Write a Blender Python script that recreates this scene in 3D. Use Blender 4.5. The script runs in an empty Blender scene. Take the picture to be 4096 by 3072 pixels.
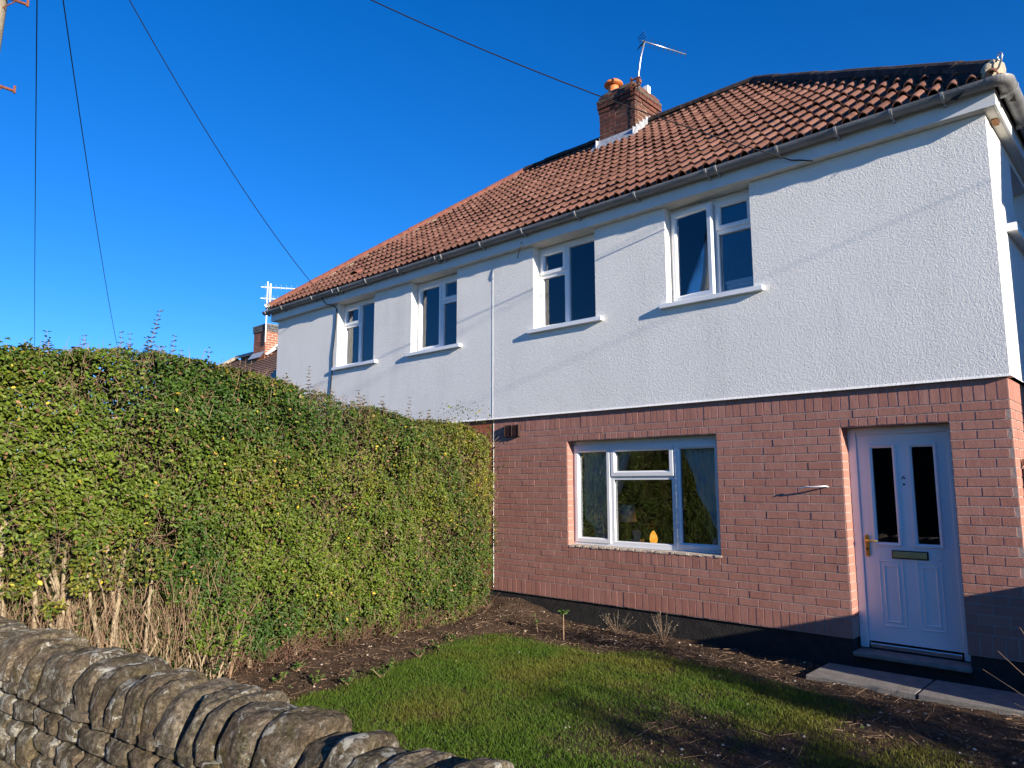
import bpy, bmesh, math, random
import numpy as np
from mathutils import Vector, Matrix, noise as mnoise

random.seed(7); rng = np.random.default_rng(11)
S = bpy.context.scene
R = math.radians
COL = S.collection

# ------------------------------------------------------------------ camera
CAM = Vector((0.979, -6.709, 1.572))
h_, p_, r_ = R(42.985), R(7.729), R(-0.139)
fw = Vector((-math.sin(h_)*math.cos(p_), math.cos(h_)*math.cos(p_), math.sin(p_)))
rt = Vector((math.cos(h_), math.sin(h_), 0)); up = rt.cross(fw)
r1 = rt*math.cos(r_) + up*math.sin(r_); u1 = up*math.cos(r_) - rt*math.sin(r_)
cd = bpy.data.cameras.new('camera'); cam = bpy.data.objects.new('camera', cd); COL.objects.link(cam)
m = Matrix.Identity(4)
for i in range(3): m[i][0], m[i][1], m[i][2], m[i][3] = r1[i], u1[i], -fw[i], CAM[i]
cam.matrix_world = m
cd.sensor_fit = 'HORIZONTAL'; cd.sensor_width = 36; cd.lens = 2892.65/4096*36
cd.clip_start = .05; cd.clip_end = 3000
S.camera = cam

# ------------------------------------------------------------------ sky, sun, exposure
SUN = Vector((5.4, -1, 1.47)).normalized()          # towards the sun
EL = math.asin(SUN.z); AZ = math.atan2(SUN.x, SUN.y)
W = bpy.data.worlds.new('World'); S.world = W; W.use_nodes = True
nt = W.node_tree; nt.nodes.clear()
sky = nt.nodes.new('ShaderNodeTexSky'); sky.sky_type = 'NISHITA'; sky.sun_disc = False
sky.sun_elevation = EL; sky.sun_rotation = AZ
sky.altitude = 0; sky.air_density = 1.0; sky.dust_density = 0.0; sky.ozone_density = 4.5
hs = nt.nodes.new('ShaderNodeHueSaturation'); hs.inputs['Saturation'].default_value = 1.25
bg = nt.nodes.new('ShaderNodeBackground'); bg.inputs['Strength'].default_value = 0.103
wo = nt.nodes.new('ShaderNodeOutputWorld')
tn = nt.nodes.new('ShaderNodeMix'); tn.data_type = 'RGBA'; tn.blend_type = 'MULTIPLY'; tn.inputs[0].default_value = 1; tn.inputs[7].default_value = (.62, .745, 1, 1)
nt.links.new(sky.outputs[0], hs.inputs['Color']); nt.links.new(hs.outputs[0], tn.inputs[6]); nt.links.new(tn.outputs[2], bg.inputs['Color']); nt.links.new(bg.outputs[0], wo.inputs[0])
sd = bpy.data.lights.new('sun', 'SUN'); sd.energy = 5.0; sd.angle = R(.5); sd.color = (1, .90, .76)
sun = bpy.data.objects.new('sun', sd); COL.objects.link(sun); sun.location = (30, -6, 20)
sun.rotation_euler = (-SUN).to_track_quat('-Z', 'Y').to_euler()
S.view_settings.view_transform = 'Standard'; S.view_settings.look = 'None'
S.view_settings.exposure = 1.0; S.view_settings.gamma = 1; S.view_settings.use_curve_mapping = False

# ------------------------------------------------------------------ materials
class NT:
    def __init__(s, name):
        s.m = bpy.data.materials.new(name); s.m.use_nodes = True
        s.t = s.m.node_tree; s.t.nodes.clear()
        s.out = s.n('ShaderNodeOutputMaterial')
    def n(s, typ, **kw):
        x = s.t.nodes.new(typ)
        for k, v in kw.items(): setattr(x, k, v)
        return x
    def l(s, a, b): s.t.links.new(a, b)
    def val(s, sock, v):
        if isinstance(v, bpy.types.NodeSocket): s.l(v, sock)
        else: sock.default_value = v
    def pos(s):
        if not hasattr(s, '_p'): s._p = s.n('ShaderNodeNewGeometry').outputs['Position']
        return s._p
    def scaled(s, sc, src=None):
        mp = s.n('ShaderNodeMapping'); s.l(src or s.pos(), mp.inputs[0]); mp.inputs['Scale'].default_value = sc
        return mp.outputs[0]
    def noise(s, scale, detail=4, rough=.6, dist=0., vec=None):
        x = s.n('ShaderNodeTexNoise'); s.l(vec or s.pos(), x.inputs['Vector'])
        x.inputs['Scale'].default_value = scale; x.inputs['Detail'].default_value = detail
        x.inputs['Roughness'].default_value = rough; x.inputs['Distortion'].default_value = dist
        return x.outputs['Fac']
    def voro(s, scale, feature='F1', vec=None, out='Distance'):
        x = s.n('ShaderNodeTexVoronoi', feature=feature); s.l(vec or s.pos(), x.inputs['Vector'])
        x.inputs['Scale'].default_value = scale
        return x.outputs[out]
    def ramp(s, fac, *stops):
        x = s.n('ShaderNodeValToRGB'); s.l(fac, x.inputs[0]); e = x.color_ramp.elements
        while len(e) < len(stops): e.new(.5)
        for el, (p, c) in zip(e, stops):
            el.position = p; el.color = (c, c, c, 1) if isinstance(c, (int, float)) else (*c, 1)
        return x.outputs[0]
    def mix(s, f, a, b, mode='MIX'):
        x = s.n('ShaderNodeMix', data_type='RGBA', blend_type=mode)
        s.val(x.inputs[0], f)
        for k, v in ((6, a), (7, b)):
            s.val(x.inputs[k], (*v, 1) if isinstance(v, tuple) else v)
        return x.outputs[2]
    def math(s, op, a, b=0.):
        x = s.n('ShaderNodeMath', operation=op); s.val(x.inputs[0], a); s.val(x.inputs[1], b); return x.outputs[0]
    def rnd(s):
        a = s.n('ShaderNodeObjectInfo').outputs['Random']; b = s.n('ShaderNodeNewGeometry').outputs['Random Per Island']
        return s.math('FRACT', s.math('ADD', a, b))
    def bump(s, hgt, dist, strength=1., prev=None):
        x = s.n('ShaderNodeBump'); s.l(hgt, x.inputs['Height']); x.inputs['Distance'].default_value = dist
        x.inputs['Strength'].default_value = strength
        if prev: s.l(prev, x.inputs['Normal'])
        return x.outputs[0]
    def pr(s, col, rough=.8, spec=.3, normal=None, metal=0., **kw):
        x = s.n('ShaderNodeBsdfPrincipled')
        s.val(x.inputs['Base Color'], (*col, 1) if isinstance(col, tuple) else col)
        s.val(x.inputs['Roughness'], rough); x.inputs['Specular IOR Level'].default_value = spec
        x.inputs['Metallic'].default_value = metal
        if normal: s.l(normal, x.inputs['Normal'])
        for k, v in kw.items(): s.val(x.inputs[k], v)
        s.l(x.outputs[0], s.out.inputs[0]); return x
M = {}
def simple(name, col, rough=.6, spec=.4, metal=0., var=.12, nscale=8, bump=None, dirt=None):
    t = NT(name)
    n = t.noise(nscale, 5)
    c = t.mix(t.ramp(n, (.3, 0.), (.7, 1.)), tuple(x*(1-var) for x in col), tuple(min(1, x*(1+var)) for x in col))
    if dirt: c = t.mix(t.ramp(t.noise(dirt[0], 6, .7), (dirt[2], 0.), (dirt[2]+.2, 1.)), c, dirt[1])
    nm = t.bump(t.noise(bump[0], 4), bump[1]) if bump else None
    t.pr(c, rough, spec, nm, metal); M[name] = t.m; return t.m

# painted roughcast render
t = NT('render'); 
n1 = t.noise(58, 3, .55, 1.2); n2 = t.noise(130, 2, .5)
hgt = t.math('ADD', t.ramp(n1, (.38, 0.), (.62, 1.)), t.math('MULTIPLY', n2, .35))
big = t.noise(1.1, 5, .65); st = t.noise(2.2, 5, .7, 0, t.scaled((1, 1, .18)))
c = t.mix(t.ramp(big, (.35, 0.), (.7, 1.)), (.76, .745, .71), (.82, .805, .77))
c = t.mix(t.ramp(st, (.52, 0.), (.78, .45)), c, (.55, .545, .525))
t.pr(c, .85, .25, t.bump(hgt, .0032, .6)); M['render'] = t.m
# stamped brick effect and its joints
def brickmat(name, a, b, c_, streak=.35):
    t = NT(name); r = t.rnd()
    c = t.ramp(r, (0., a), (.5, b), (1., c_))
    n = t.noise(14, 6, .65); c = t.mix(t.ramp(n, (.35, .0), (.75, .45)), c, tuple(x*.72 for x in b))
    s = t.noise(9, 5, .7, .3, t.scaled((2.4, 2.4, .16)))
    c = t.mix(t.ramp(s, (.56, 0.), (.78, streak)), c, (.55, .42, .37))
    s2 = t.noise(6, 5, .7, .3, t.scaled((2.2, 2.2, .13)))
    c = t.mix(t.ramp(s2, (.6, 0.), (.78, .5)), c, tuple(x*.55 for x in a))
    nm = t.bump(t.noise(70, 4, .6), .0022, .7); nm = t.bump(t.noise(9, 3, .5), .006, .5, nm)
    t.pr(c, .85, .25, nm); M[name] = t.m
brickmat('brick', (.365, .162, .122), (.395, .182, .138), (.42, .205, .16))
brickmat('brick_left', (.36, .105, .05), (.40, .12, .06), (.33, .10, .05), .1)
simple('mortar', (.37, .285, .25), .9, .2, var=.15, nscale=30, bump=(80, .003))
simple('plinth', (.030, .027, .025), .75, .3, var=.3, nscale=14, bump=(45, .008), dirt=(9, (.06, .05, .045), .62))
simple('upvc', (.78, .79, .80), .28, .5, var=.03, nscale=3)
simple('trim', (.66, .67, .67), .45, .4, var=.06, nscale=5, dirt=(4, (.42, .40, .36), .66))
simple('soffit', (.62, .60, .55), .6, .3, var=.1, nscale=9, dirt=(16, (.25, .2, .14), .66))
simple('concrete', (.22, .20, .175), .9, .2, var=.2, nscale=12, bump=(70, .004), dirt=(5, (.16, .145, .12), .6))
t = NT('gutter'); s = t.noise(5, 5, .7, 0, t.scaled((.35, 1, 3.)))
c = t.mix(t.ramp(s, (.35, 0.), (.7, 1.)), (.13, .13, .135), (.27, .265, .26)); 
t.pr(c, .5, .4, t.bump(t.noise(40), .002)); M['gutter'] = t.m
simple('gutter_clip', (.30, .30, .31), .45, .4)
simple('lead', (.42, .44, .47), .45, .5, .3, var=.3, nscale=14, bump=(20, .006))
simple('black_plastic', (.015, .015, .016), .5, .4)
simple('grille', (.055, .028, .022), .6, .3)
simple('metal', (.55, .55, .56), .38, .5, .85, var=.1, dirt=(20, (.30, .24, .2), .62))
simple('dark_metal', (.03, .03, .035), .5, .4, .3)
simple('rust', (.20, .07, .035), .85, .2, var=.4, nscale=30, bump=(60, .003))
simple('clay', (.62, .19, .065), .6, .35, var=.15, nscale=16)
simple('brass', (.78, .48, .10), .3, .5, .85, var=.1)
simple('brass_dull', (.50, .42, .17), .4, .5, .6, var=.15)
simple('chrome', (.75, .76, .78), .18, .5, 1.)
simple('room', (.17, .155, .14), .9, .2)
simple('cloth', (.85, .85, .85), .9, .1, var=.05)
simple('curtain', (.82, .83, .82), .9, .1, var=.05)
simple('paper', (.75, .75, .74), .8, .2)
simple('gate_wood', (.25, .125, .06), .8, .2, var=.3, nscale=20, bump=(50, .003))
simple('pole_wood', (.30, .26, .19), .9, .15, var=.3, nscale=25, bump=(60, .006))
simple('bin', (.03, .05, .035), .45, .4)
simple('asphalt', (.05, .05, .05), .9, .2, var=.2, nscale=60, bump=(120, .004))
simple('flag', (.26, .25, .23), .9, .2, var=.2, nscale=10, bump=(60, .003))
# glazing: clear double glazing with a real mirror coat
t = NT('glass'); fr = t.n('ShaderNodeFresnel'); fr.inputs[0].default_value = 1.62
g = t.n('ShaderNodeBsdfGlossy'); g.inputs['Roughness'].default_value = 0.; g.inputs['Color'].default_value = (.92, .95, 1, 1)
t.l(t.bump(t.noise(1.3, 2), .004, .3), g.inputs['Normal'])
tr = t.n('ShaderNodeBsdfTransparent'); tr.inputs[0].default_value = (.88, .91, .91, 1)
mx = t.n('ShaderNodeMixShader'); t.l(t.math('MULTIPLY', fr.outputs[0], 1.3), mx.inputs[0]); t.l(tr.outputs[0], mx.inputs[1]); t.l(g.outputs[0], mx.inputs[2])
t.l(mx.outputs[0], t.out.inputs[0]); M['glass'] = t.m
# salt lamp, lit
t = NT('salt_lamp'); e = t.n('ShaderNodeEmission'); t.l(t.ramp(t.noise(40, 3), (.35, (1., .30, .02)), (.65, (1., .55, .10))), e.inputs[0]); e.inputs[1].default_value = .8
t.l(e.outputs[0], t.out.inputs[0]); M['salt_lamp'] = t.m
# roof tiles
def tilemat(name, a, b, c_, moss=.35):
    t = NT(name); r = t.rnd(); c = t.ramp(r, (0., a), (.55, b), (1., c_))
    n = t.noise(3, 6, .7); c = t.mix(t.ramp(n, (.45, 0.), (.75, .55)), c, tuple(x*.5 for x in a))
    n = t.noise(26, 6, .75); c = t.mix(t.ramp(n, (.55, 0.), (.75, .6)), c, (.10, .085, .05))
    n = t.noise(17, 3, .6); c = t.mix(t.ramp(n, (.69, 0.), (.73, moss*2)), c, (.42, .40, .30))
    n = t.noise(7, 4, .7); c = t.mix(t.ramp(n, (.66, 0.), (.74, moss)), c, (.10, .11, .02))
    t.pr(c, .85, .2, t.bump(t.noise(75, 4), .004, .8)); M[name] = t.m
tilemat('tile', (.135, .062, .044), (.165, .076, .054), (.205, .10, .074))
tilemat('tile_far', (.20, .12, .09), (.23, .14, .10), (.26, .16, .12), .5)
simple('hip_dark', (.045, .033, .030), .9, .2, var=.5, nscale=9, bump=(40, .01), dirt=(7, (.16, .12, .10), .55))
simple('hip_red', (.22, .085, .06), .9, .2, var=.3, nscale=9, bump=(40, .006), dirt=(12, (.10, .085, .05), .6))
simple('mortar_pale', (.40, .35, .27), .95, .1, var=.3, nscale=22, bump=(30, .012), dirt=(9, (.20, .19, .07), .58))
simple('mortar_dark', (.035, .032, .03), .95, .1, var=.4, nscale=20, bump=(26, .02), dirt=(9, (.11, .10, .09), .64))
brickmat('stack_brick', (.10, .042, .030), (.155, .058, .040), (.065, .040, .032), .05)
brickmat('stack_brick_far', (.26, .095, .06), (.32, .12, .075), (.20, .08, .055), .1)
simple('stack_mortar', (.34, .27, .20), .95, .1, var=.25, nscale=20)
simple('stack_mortar_far', (.50, .42, .33), .95, .1)
simple('stack_cap', (.10, .085, .07), .95, .1, var=.4, nscale=10, bump=(30, .01), dirt=(8, (.25, .20, .05), .62))
simple('slate_brick', (.10, .10, .105), .8, .3, var=.2)
# garden stone
t = NT('stone'); r = t.rnd(); gp = t.n('ShaderNodeNewGeometry')
c = t.ramp(r, (0., (.13, .105, .068)), (.35, (.25, .195, .125)), (.7, (.17, .145, .105)), (1., (.33, .265, .18)))
n = t.noise(7, 8, .72, .6); c = t.mix(t.ramp(n, (.44, 0.), (.66, .8)), c, (.06, .045, .028))
n = t.noise(3.3, 6, .65); c = t.mix(t.ramp(n, (.52, 0.), (.7, .7)), c, (.22, .15, .095))
n = t.noise(5.6, 7, .72, .4); c = t.mix(t.ramp(n, (.56, 0.), (.63, .9)), c, (.44, .42, .35))
v = t.voro(26); nn = t.noise(9, 4); sp = t.math('MULTIPLY', t.ramp(v, (.14, 1.), (.25, 0.)), t.ramp(nn, (.52, 0.), (.6, 1.)))
c = t.mix(sp, c, (.42, .42, .35))
n = t.noise(6.2, 7, .72); c = t.mix(t.ramp(n, (.54, 0.), (.68, .75)), c, (.12, .105, .018))
n = t.noise(38, 10, .82, .5); c = t.mix(t.ramp(n, (.42, .75), (.54, 0.)), c, (.028, .022, .015)); c = t.mix(t.ramp(n, (.55, 0.), (.66, .65)), c, (.44, .37, .27))
n = t.noise(9, 8, .75, .8); c = t.mix(t.ramp(n, (.57, 0.), (.60, .85)), c, (.50, .49, .42))
nm = t.bump(t.noise(24, 9, .75), .034, 1.); nm = t.bump(t.noise(110, 5, .7), .007, .9, nm)
t.pr(c, .92, .15, nm); M['stone'] = t.m
simple('wall_core', (.035, .03, .022), .95, .1, var=.4, nscale=20, bump=(30, .02))
# soil
t = NT('soil'); n = t.noise(26, 8, .75); c = t.mix(t.ramp(n, (.35, 0.), (.7, 1.)), (.035, .022, .015), (.115, .075, .05))
n = t.noise(5, 5, .7); c = t.mix(t.ramp(n, (.45, 0.), (.7, .7)), c, (.15, .10, .068))
t.pr(c, .95, .1, t.bump(t.noise(42, 8, .7), .03, 1.)); M['soil'] = t.m
t = NT('ground'); n = t.noise(.8, 8, .7); c = t.mix(t.ramp(n, (.35, 0.), (.7, 1.)), (.045, .06, .018), (.08, .075, .03))
t.pr(c, .95, .1, t.bump(t.noise(30), .03)); M['ground'] = t.m
def attr_leaf(name, rough, trans, spec=.35):
    t = NT(name); a = t.n('ShaderNodeVertexColor', layer_name='Col')
    p = t.pr(a.outputs[0], rough, spec)
    b = t.n('ShaderNodeBsdfTranslucent'); c = t.mix(1., a.outputs[0], (1., 1., .55), 'MULTIPLY'); t.l(c, b.inputs[0])
    mx = t.n('ShaderNodeMixShader'); mx.inputs[0].default_value = trans
    t.l(p.outputs[0], mx.inputs[1]); t.l(b.outputs[0], mx.inputs[2]); t.l(mx.outputs[0], t.out.inputs[0]); M[name] = t.m
attr_leaf('leaf', .48, .15, .24); attr_leaf('grass', .6, .25, .2); attr_leaf('litter', .9, .05, .1)
simple('stem', (.30, .24, .155), .85, .2, var=.3, nscale=25, bump=(60, .004), dirt=(15, (.18, .14, .08), .58))
simple('twig', (.27, .18, .115), .9, .1, var=.4, nscale=12)
simple('twig_red', (.15, .085, .06), .9, .1, var=.4, nscale=12)
simple('straw', (.55, .42, .25), .8, .2)
simple('cable', (.012, .012, .014), .5, .3)

# ------------------------------------------------------------------ helpers
WL = {}
def link(o, parent=None, loc=None):
    COL.objects.link(o)
    if parent is not None:
        o.parent = parent; base = WL[parent.name]
    else: base = Vector((0, 0, 0))
    w = Vector(loc) if loc is not None else base
    o.location = w - base; WL[o.name] = w
    return o
def tag(o, label=None, cat=None, group=None, kind=None):
    for k, v in (('label', label), ('category', cat), ('group', group), ('kind', kind)):
        if v: o[k] = v
    return o
def empty(name, loc, label=None, cat=None, group=None):
    o = bpy.data.objects.new(name, None); o.empty_display_size = .1
    link(o, None, loc); return tag(o, label, cat, group)
class MB:
    def __init__(s): s.v = []; s.f = []
    def add(s, vs, fs):
        b = len(s.v); s.v += [tuple(x) for x in vs]; s.f += [tuple(i+b for i in f) for f in fs]; return s
    def box(s, x0, x1, y0, y1, z0, z1):
        return s.add([(x0,y0,z0),(x1,y0,z0),(x1,y1,z0),(x0,y1,z0),(x0,y0,z1),(x1,y0,z1),(x1,y1,z1),(x0,y1,z1)],
            [(0,3,2,1),(4,5,6,7),(0,1,5,4),(1,2,6,5),(2,3,7,6),(3,0,4,7)])
    def quad(s, a, b, c, d): return s.add([a, b, c, d], [(0,1,2,3)])
    def tube(s, pts, rad, n=8, cap=True):
        pts = [Vector(p) for p in pts]; N = len(pts)
        rs = rad if isinstance(rad, (list, tuple)) else [rad]*N
        vs = []; prev = None
        for i, p in enumerate(pts):
            d = (pts[min(i+1, N-1)] - pts[max(i-1, 0)]).normalized()
            if prev is None: a = d.orthogonal().normalized()
            else: a = (prev - d*prev.dot(d)); a = a.normalized() if a.length > 1e-6 else d.orthogonal().normalized()
            prev = a; b = d.cross(a)
            for k in range(n):
                th = 2*math.pi*k/n; vs.append(p + (a*math.cos(th) + b*math.sin(th))*rs[i])
        fs = [(i*n+k, i*n+(k+1) % n, (i+1)*n+(k+1) % n, (i+1)*n+k) for i in range(N-1) for k in range(n)]
        if cap: fs += [tuple(range(n-1, -1, -1)), tuple((N-1)*n+k for k in range(n))]
        return s.add(vs, fs)
    def lathe(s, c, prof, n=20):
        c = Vector(c); vs = [(c.x+r*math.cos(2*math.pi*k/n), c.y+r*math.sin(2*math.pi*k/n), c.z+z) for r, z in prof for k in range(n)]
        N = len(prof); fs = [(i*n+k, i*n+(k+1) % n, (i+1)*n+(k+1) % n, (i+1)*n+k) for i in range(N-1) for k in range(n)]
        fs += [tuple(range(n-1, -1, -1)), tuple((N-1)*n+k for k in range(n))]
        return s.add(vs, fs)
    def ring(s, x0, x1, z0, z1, w, yf, yb, ch=.012):
        """mitred window frame in the XZ plane, front at yf, chamfered inner edge"""
        L = []
        for off, y in ((0, yb), (0, yf+.004), (.004, yf), (w-ch, yf), (w, yf+ch), (w, yb)):
            L += [(x0+off, y, z0+off), (x1-off, y, z0+off), (x1-off, y, z1-off), (x0+off, y, z1-off)]
        fs = []
        for i in range(5):
            for k in range(4): a, b = i*4+k, i*4+(k+1) % 4; fs.append((a, b, b+4, a+4))
        for k in range(4): a, b = 20+k, 20+(k+1) % 4; fs.append((a, b, (k+1) % 4, k))
        return s.add(L, fs)
    def grid(s, fn, nu, nv):
        vs = [fn(i/nu, j/nv) for i in range(nu+1) for j in range(nv+1)]
        return s.add(vs, [(i*(nv+1)+j, (i+1)*(nv+1)+j, (i+1)*(nv+1)+j+1, i*(nv+1)+j+1) for i in range(nu) for j in range(nv)])
    def mesh(s, name, mat, off=(0,0,0), smooth=False, bevel=0):
        me = bpy.data.meshes.new(name)
        me.from_pydata([(a-off[0], b-off[1], c-off[2]) for a, b, c in s.v], [], s.f)
        bm = bmesh.new(); bm.from_mesh(me); bmesh.ops.recalc_face_normals(bm, faces=bm.faces)
        if bevel: bmesh.ops.bevel(bm, geom=bm.edges[:], offset=bevel, segments=2, affect='EDGES', profile=.5)
        bm.to_mesh(me); bm.free()
        if smooth: me.polygons.foreach_set('use_smooth', [True]*len(me.polygons))
        me.materials.append(M[mat]); return me
    def build(s, name, mat, parent=None, smooth=False, bevel=0, loc=None):
        base = WL[parent.name] if parent is not None else Vector(loc or (0,0,0))
        o = bpy.data.objects.new(name, s.mesh(name, mat, base, smooth, bevel))
        return link(o, parent, base)
def inst(name, me, parent, loc, rot=(0,0,0), scale=(1,1,1)):
    o = bpy.data.objects.new(name, me); link(o, parent, loc); o.rotation_euler = rot; o.scale = scale; return o
def np_obj(name, V, faces, mat, cols=None, parent=None, smooth=False):
    """V: (n,k,3) copies of a k-vertex piece; faces: local index quads (all 4 long)"""
    n, k, _ = V.shape; f = np.array(faces, dtype=np.int64)
    F = (f[None] + (np.arange(n)*k)[:, None, None]).reshape(-1, f.shape[1])
    base = np.array(WL[parent.name]) if parent is not None else np.zeros(3)
    me = bpy.data.meshes.new(name); vv = (V.reshape(-1, 3) - base).astype(np.float32)
    me.vertices.add(len(vv)); me.vertices.foreach_set('co', vv.ravel())
    me.loops.add(F.size); me.loops.foreach_set('vertex_index', F.ravel().astype(np.int32))
    me.polygons.add(len(F)); me.polygons.foreach_set('loop_start', (np.arange(len(F))*F.shape[1]).astype(np.int32))
    me.polygons.foreach_set('loop_total', np.full(len(F), F.shape[1], np.int32))
    if smooth: me.polygons.foreach_set('use_smooth', np.ones(len(F), bool))
    me.update(calc_edges=True)
    if cols is not None:
        ca = me.color_attributes.new('Col', 'FLOAT_COLOR', 'POINT')
        c4 = np.ones((n, k, 4), np.float32); c4[:, :, :3] = cols[:, None, :]
        ca.data.foreach_set('color', c4.ravel())
    me.materials.append(M[mat]); o = bpy.data.objects.new(name, me)
    return link(o, parent)
def nrm(a): return a/np.maximum(np.linalg.norm(a, axis=-1, keepdims=True), 1e-9)
_tab = rng.random(4096)
def vnoise(x, y, sc, seed=0):
    x = np.asarray(x)*sc+100.3+seed*17.1; y = np.asarray(y)*sc+100.7+seed*7.7
    xi = np.floor(x).astype(int); yi = np.floor(y).astype(int); fx = x-xi; fy = y-yi
    fx = fx*fx*(3-2*fx); fy = fy*fy*(3-2*fy)
    h = lambda a, b: _tab[(a*131+b*717+seed*391) % 4096]
    return (h(xi,yi)*(1-fx)+h(xi+1,yi)*fx)*(1-fy)+(h(xi,yi+1)*(1-fx)+h(xi+1,yi+1)*fx)*fy
def fbm(x, y, sc, seed=0): return (vnoise(x,y,sc,seed)+.5*vnoise(x,y,sc*2.1,seed+1)+.25*vnoise(x,y,sc*4.3,seed+2))/1.75
def leaves(P, Nn, T, ln, wd, fold=.25):
    """folded leaves: base P, normal Nn, tip direction T"""
    T = nrm(T - Nn*np.sum(T*Nn, -1, keepdims=True)); Sd = np.cross(Nn, T)
    ln = ln[:, None]; wd = wd[:, None]
    lift = Nn*wd*fold
    v0 = P; v3 = P+T*ln-Nn*ln*.12
    a = P+T*ln*.3; b = P+T*ln*.68-Nn*ln*.03
    return np.stack([v0, a+Sd*wd*.5+lift, b+Sd*wd*.42+lift, v3, b-Sd*wd*.42+lift, a-Sd*wd*.5+lift], 1)
LEAF_F = [(0,3,2,1), (0,5,4,3)]
def twigs(P0, P1, r):
    d = nrm(P1-P0); a = nrm(np.cross(d, np.array([.31,.52,.79]))); b = np.cross(d, a)
    out = []
    for P, k in ((P0, 1.), (P1, .55)):
        for th in (0, 2.094, 4.189): out.append(P+(a*math.cos(th)+b*math.sin(th))*(r*k)[:, None])
    return np.stack(out, 1)
TWIG_F = [(0,1,4,3), (1,2,5,4), (2,0,3,5)]
def cam_depth(p): return (Vector(p)-CAM).dot(fw)
def cam_in(p):
    d = Vector(p)-CAM; z = d.dot(fw)
    if z < .1: return False
    return abs(d.dot(r1)/z) < .73 and abs(d.dot(u1)/z) < .55

# ------------------------------------------------------------------ ground
mb = MB().quad((-400,-400,-.16), (400,-400,-.16), (400,400,-.16), (-400,400,-.16)); tag(mb.build('ground', 'ground'), kind='structure')
mb = MB().box(-60, 60, -8.2, -5.75, -.15, -.03); tag(mb.build('pavement', 'flag'), kind='structure')
mb = MB().box(-60, 60, -13.5, -8.33, -.155, -.14); tag(mb.build('road', 'asphalt'), kind='structure')
mb = MB().box(-60, 60, -8.32, -8.205, -.155, -.028); tag(mb.build('kerb', 'concrete'), kind='structure')
def soil_h(x, y):
    x = np.asarray(x, float); y = np.asarray(y, float)
    h = .16*np.exp(-((x+5.5)/.75)**2)*np.exp(-(np.minimum(y+.1, 0)/.55)**2)
    h = h + .05*np.exp(-((x+4.9)/.4)**2) - .035/(1+np.exp(-(x+2.6)*2.2))*np.exp(-(y/.7)**2)
    h = h + (fbm(x, y, 1.3, 3)-.5)*.05 + (fbm(x, y, 9., 5)-.5)*.022*(1+1.2*(soil_bare(x, y) > .5))
    return h
def wall_y(x): return -5.0 + .12*np.asarray(x) - .02
def soil_bare(x, y):
    """1 where the bed or a worn patch shows soil, 0 in good grass"""
    x = np.asarray(x, float); y = np.asarray(y, float)
    edge = -4.28 + .40*np.clip((-2.6-y)/1.2, 0, 1) - .25*np.exp(-((y+1.5)/.6)**2) + (fbm(x, y, 2.2, 9)-.5)*.35
    bed1 = 1/(1+np.exp((x-edge)*16))
    yb = -.85-.28*np.clip(-(x+2.8), -.2, 1)*.6 + (fbm(x, y, 2., 12)-.5)*.5 - .25*np.clip(x+2.2, 0, 2)
    bed2 = 1/(1+np.exp(-(y-yb)*10))
    worn = np.clip((fbm(x, y, 1.1, 21)-.47)*5, 0, 1)*np.clip((x+2.7)/1.6, .1, 1)*.85 + .35*np.clip((x+1.2)/1.5, 0, 1)
    return np.clip(np.maximum(np.maximum(bed1, bed2), worn), 0, 1)
nx, ny = 190, 150
gx = np.linspace(-9.2, 2.6, nx); gy = np.linspace(-5.75, -.012, ny); GX, GY = np.meshgrid(gx, gy, indexing='ij')
GZ = soil_h(GX, GY)
mb = MB(); mb.v = [tuple(q) for q in np.stack([GX, GY, GZ], -1).reshape(-1, 3)]
mb.f = [(i*ny+j, (i+1)*ny+j, (i+1)*ny+j+1, i*ny+j+1) for i in range(nx-1) for j in range(ny-1)]
tag(mb.build('garden_soil', 'soil', smooth=True), kind='structure')
mb = MB().quad((-30,-.012,-.05), (14,-.012,-.05), (14,12,-.05), (-30,12,-.05)); tag(mb.build('back_yard', 'concrete'), kind='structure')

# ------------------------------------------------------------------ the house
XL, XP = -11.2, -5.6            # left end, party line
ZE = 4.55                        # fascia bottom
house = empty('semi_detached_house', (-5.6, 3.2, 0), 'white rendered semi-detached house with brick-effect ground floor and red tiled hip roof', 'house')
def wall_plane(mb, x0, x1, z0, z1, y, depth, ops):
    xs = sorted({x0, x1, *[o[0] for o in ops], *[o[1] for o in ops]}); zs = sorted({z0, z1, *[o[2] for o in ops], *[o[3] for o in ops]})
    xs = [x for x in xs if x0 <= x <= x1]; zs = [z for z in zs if z0 <= z <= z1]
    inop = lambda x, z: any(o[0] < x < o[1] and o[2] < z < o[3] for o in ops)
    for i in range(len(xs)-1):
        for j in range(len(zs)-1):
            if inop((xs[i]+xs[i+1])/2, (zs[j]+zs[j+1])/2): continue
            a, b, c, d = xs[i], xs[i+1], zs[j], zs[j+1]
            mb.quad((a,y,c), (b,y,c), (b,y,d), (a,y,d)); mb.quad((a,y+depth,c), (a,y+depth,d), (b,y+depth,d), (b,y+depth,c))
    for a, b, c, d in ops:
        mb.quad((a,y,c), (a,y,d), (a,y+depth,d), (a,y+depth,c)); mb.quad((b,y,c), (b,y+depth,c), (b,y+depth,d), (b,y,d))
        if d < z1: mb.quad((a,y,d), (b,y,d), (b,y+depth,d), (a,y+depth,d))
        if c > z0: mb.quad((a,y,c), (a,y+depth,c), (b,y+depth,c), (b,y,c))
UW = [(-9.24, -8.225), (-7.305, -6.305), (-4.885, -3.92), (-2.975, -2.0)]
ZS = 3.465                       # top of upper sills
ups = [(a, b, ZS, ZE-.005) for a, b in UW]
mb = MB(); wall_plane(mb, XL, 0.02, 2.40, ZE-.005, -.02, .27, ups)
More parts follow.
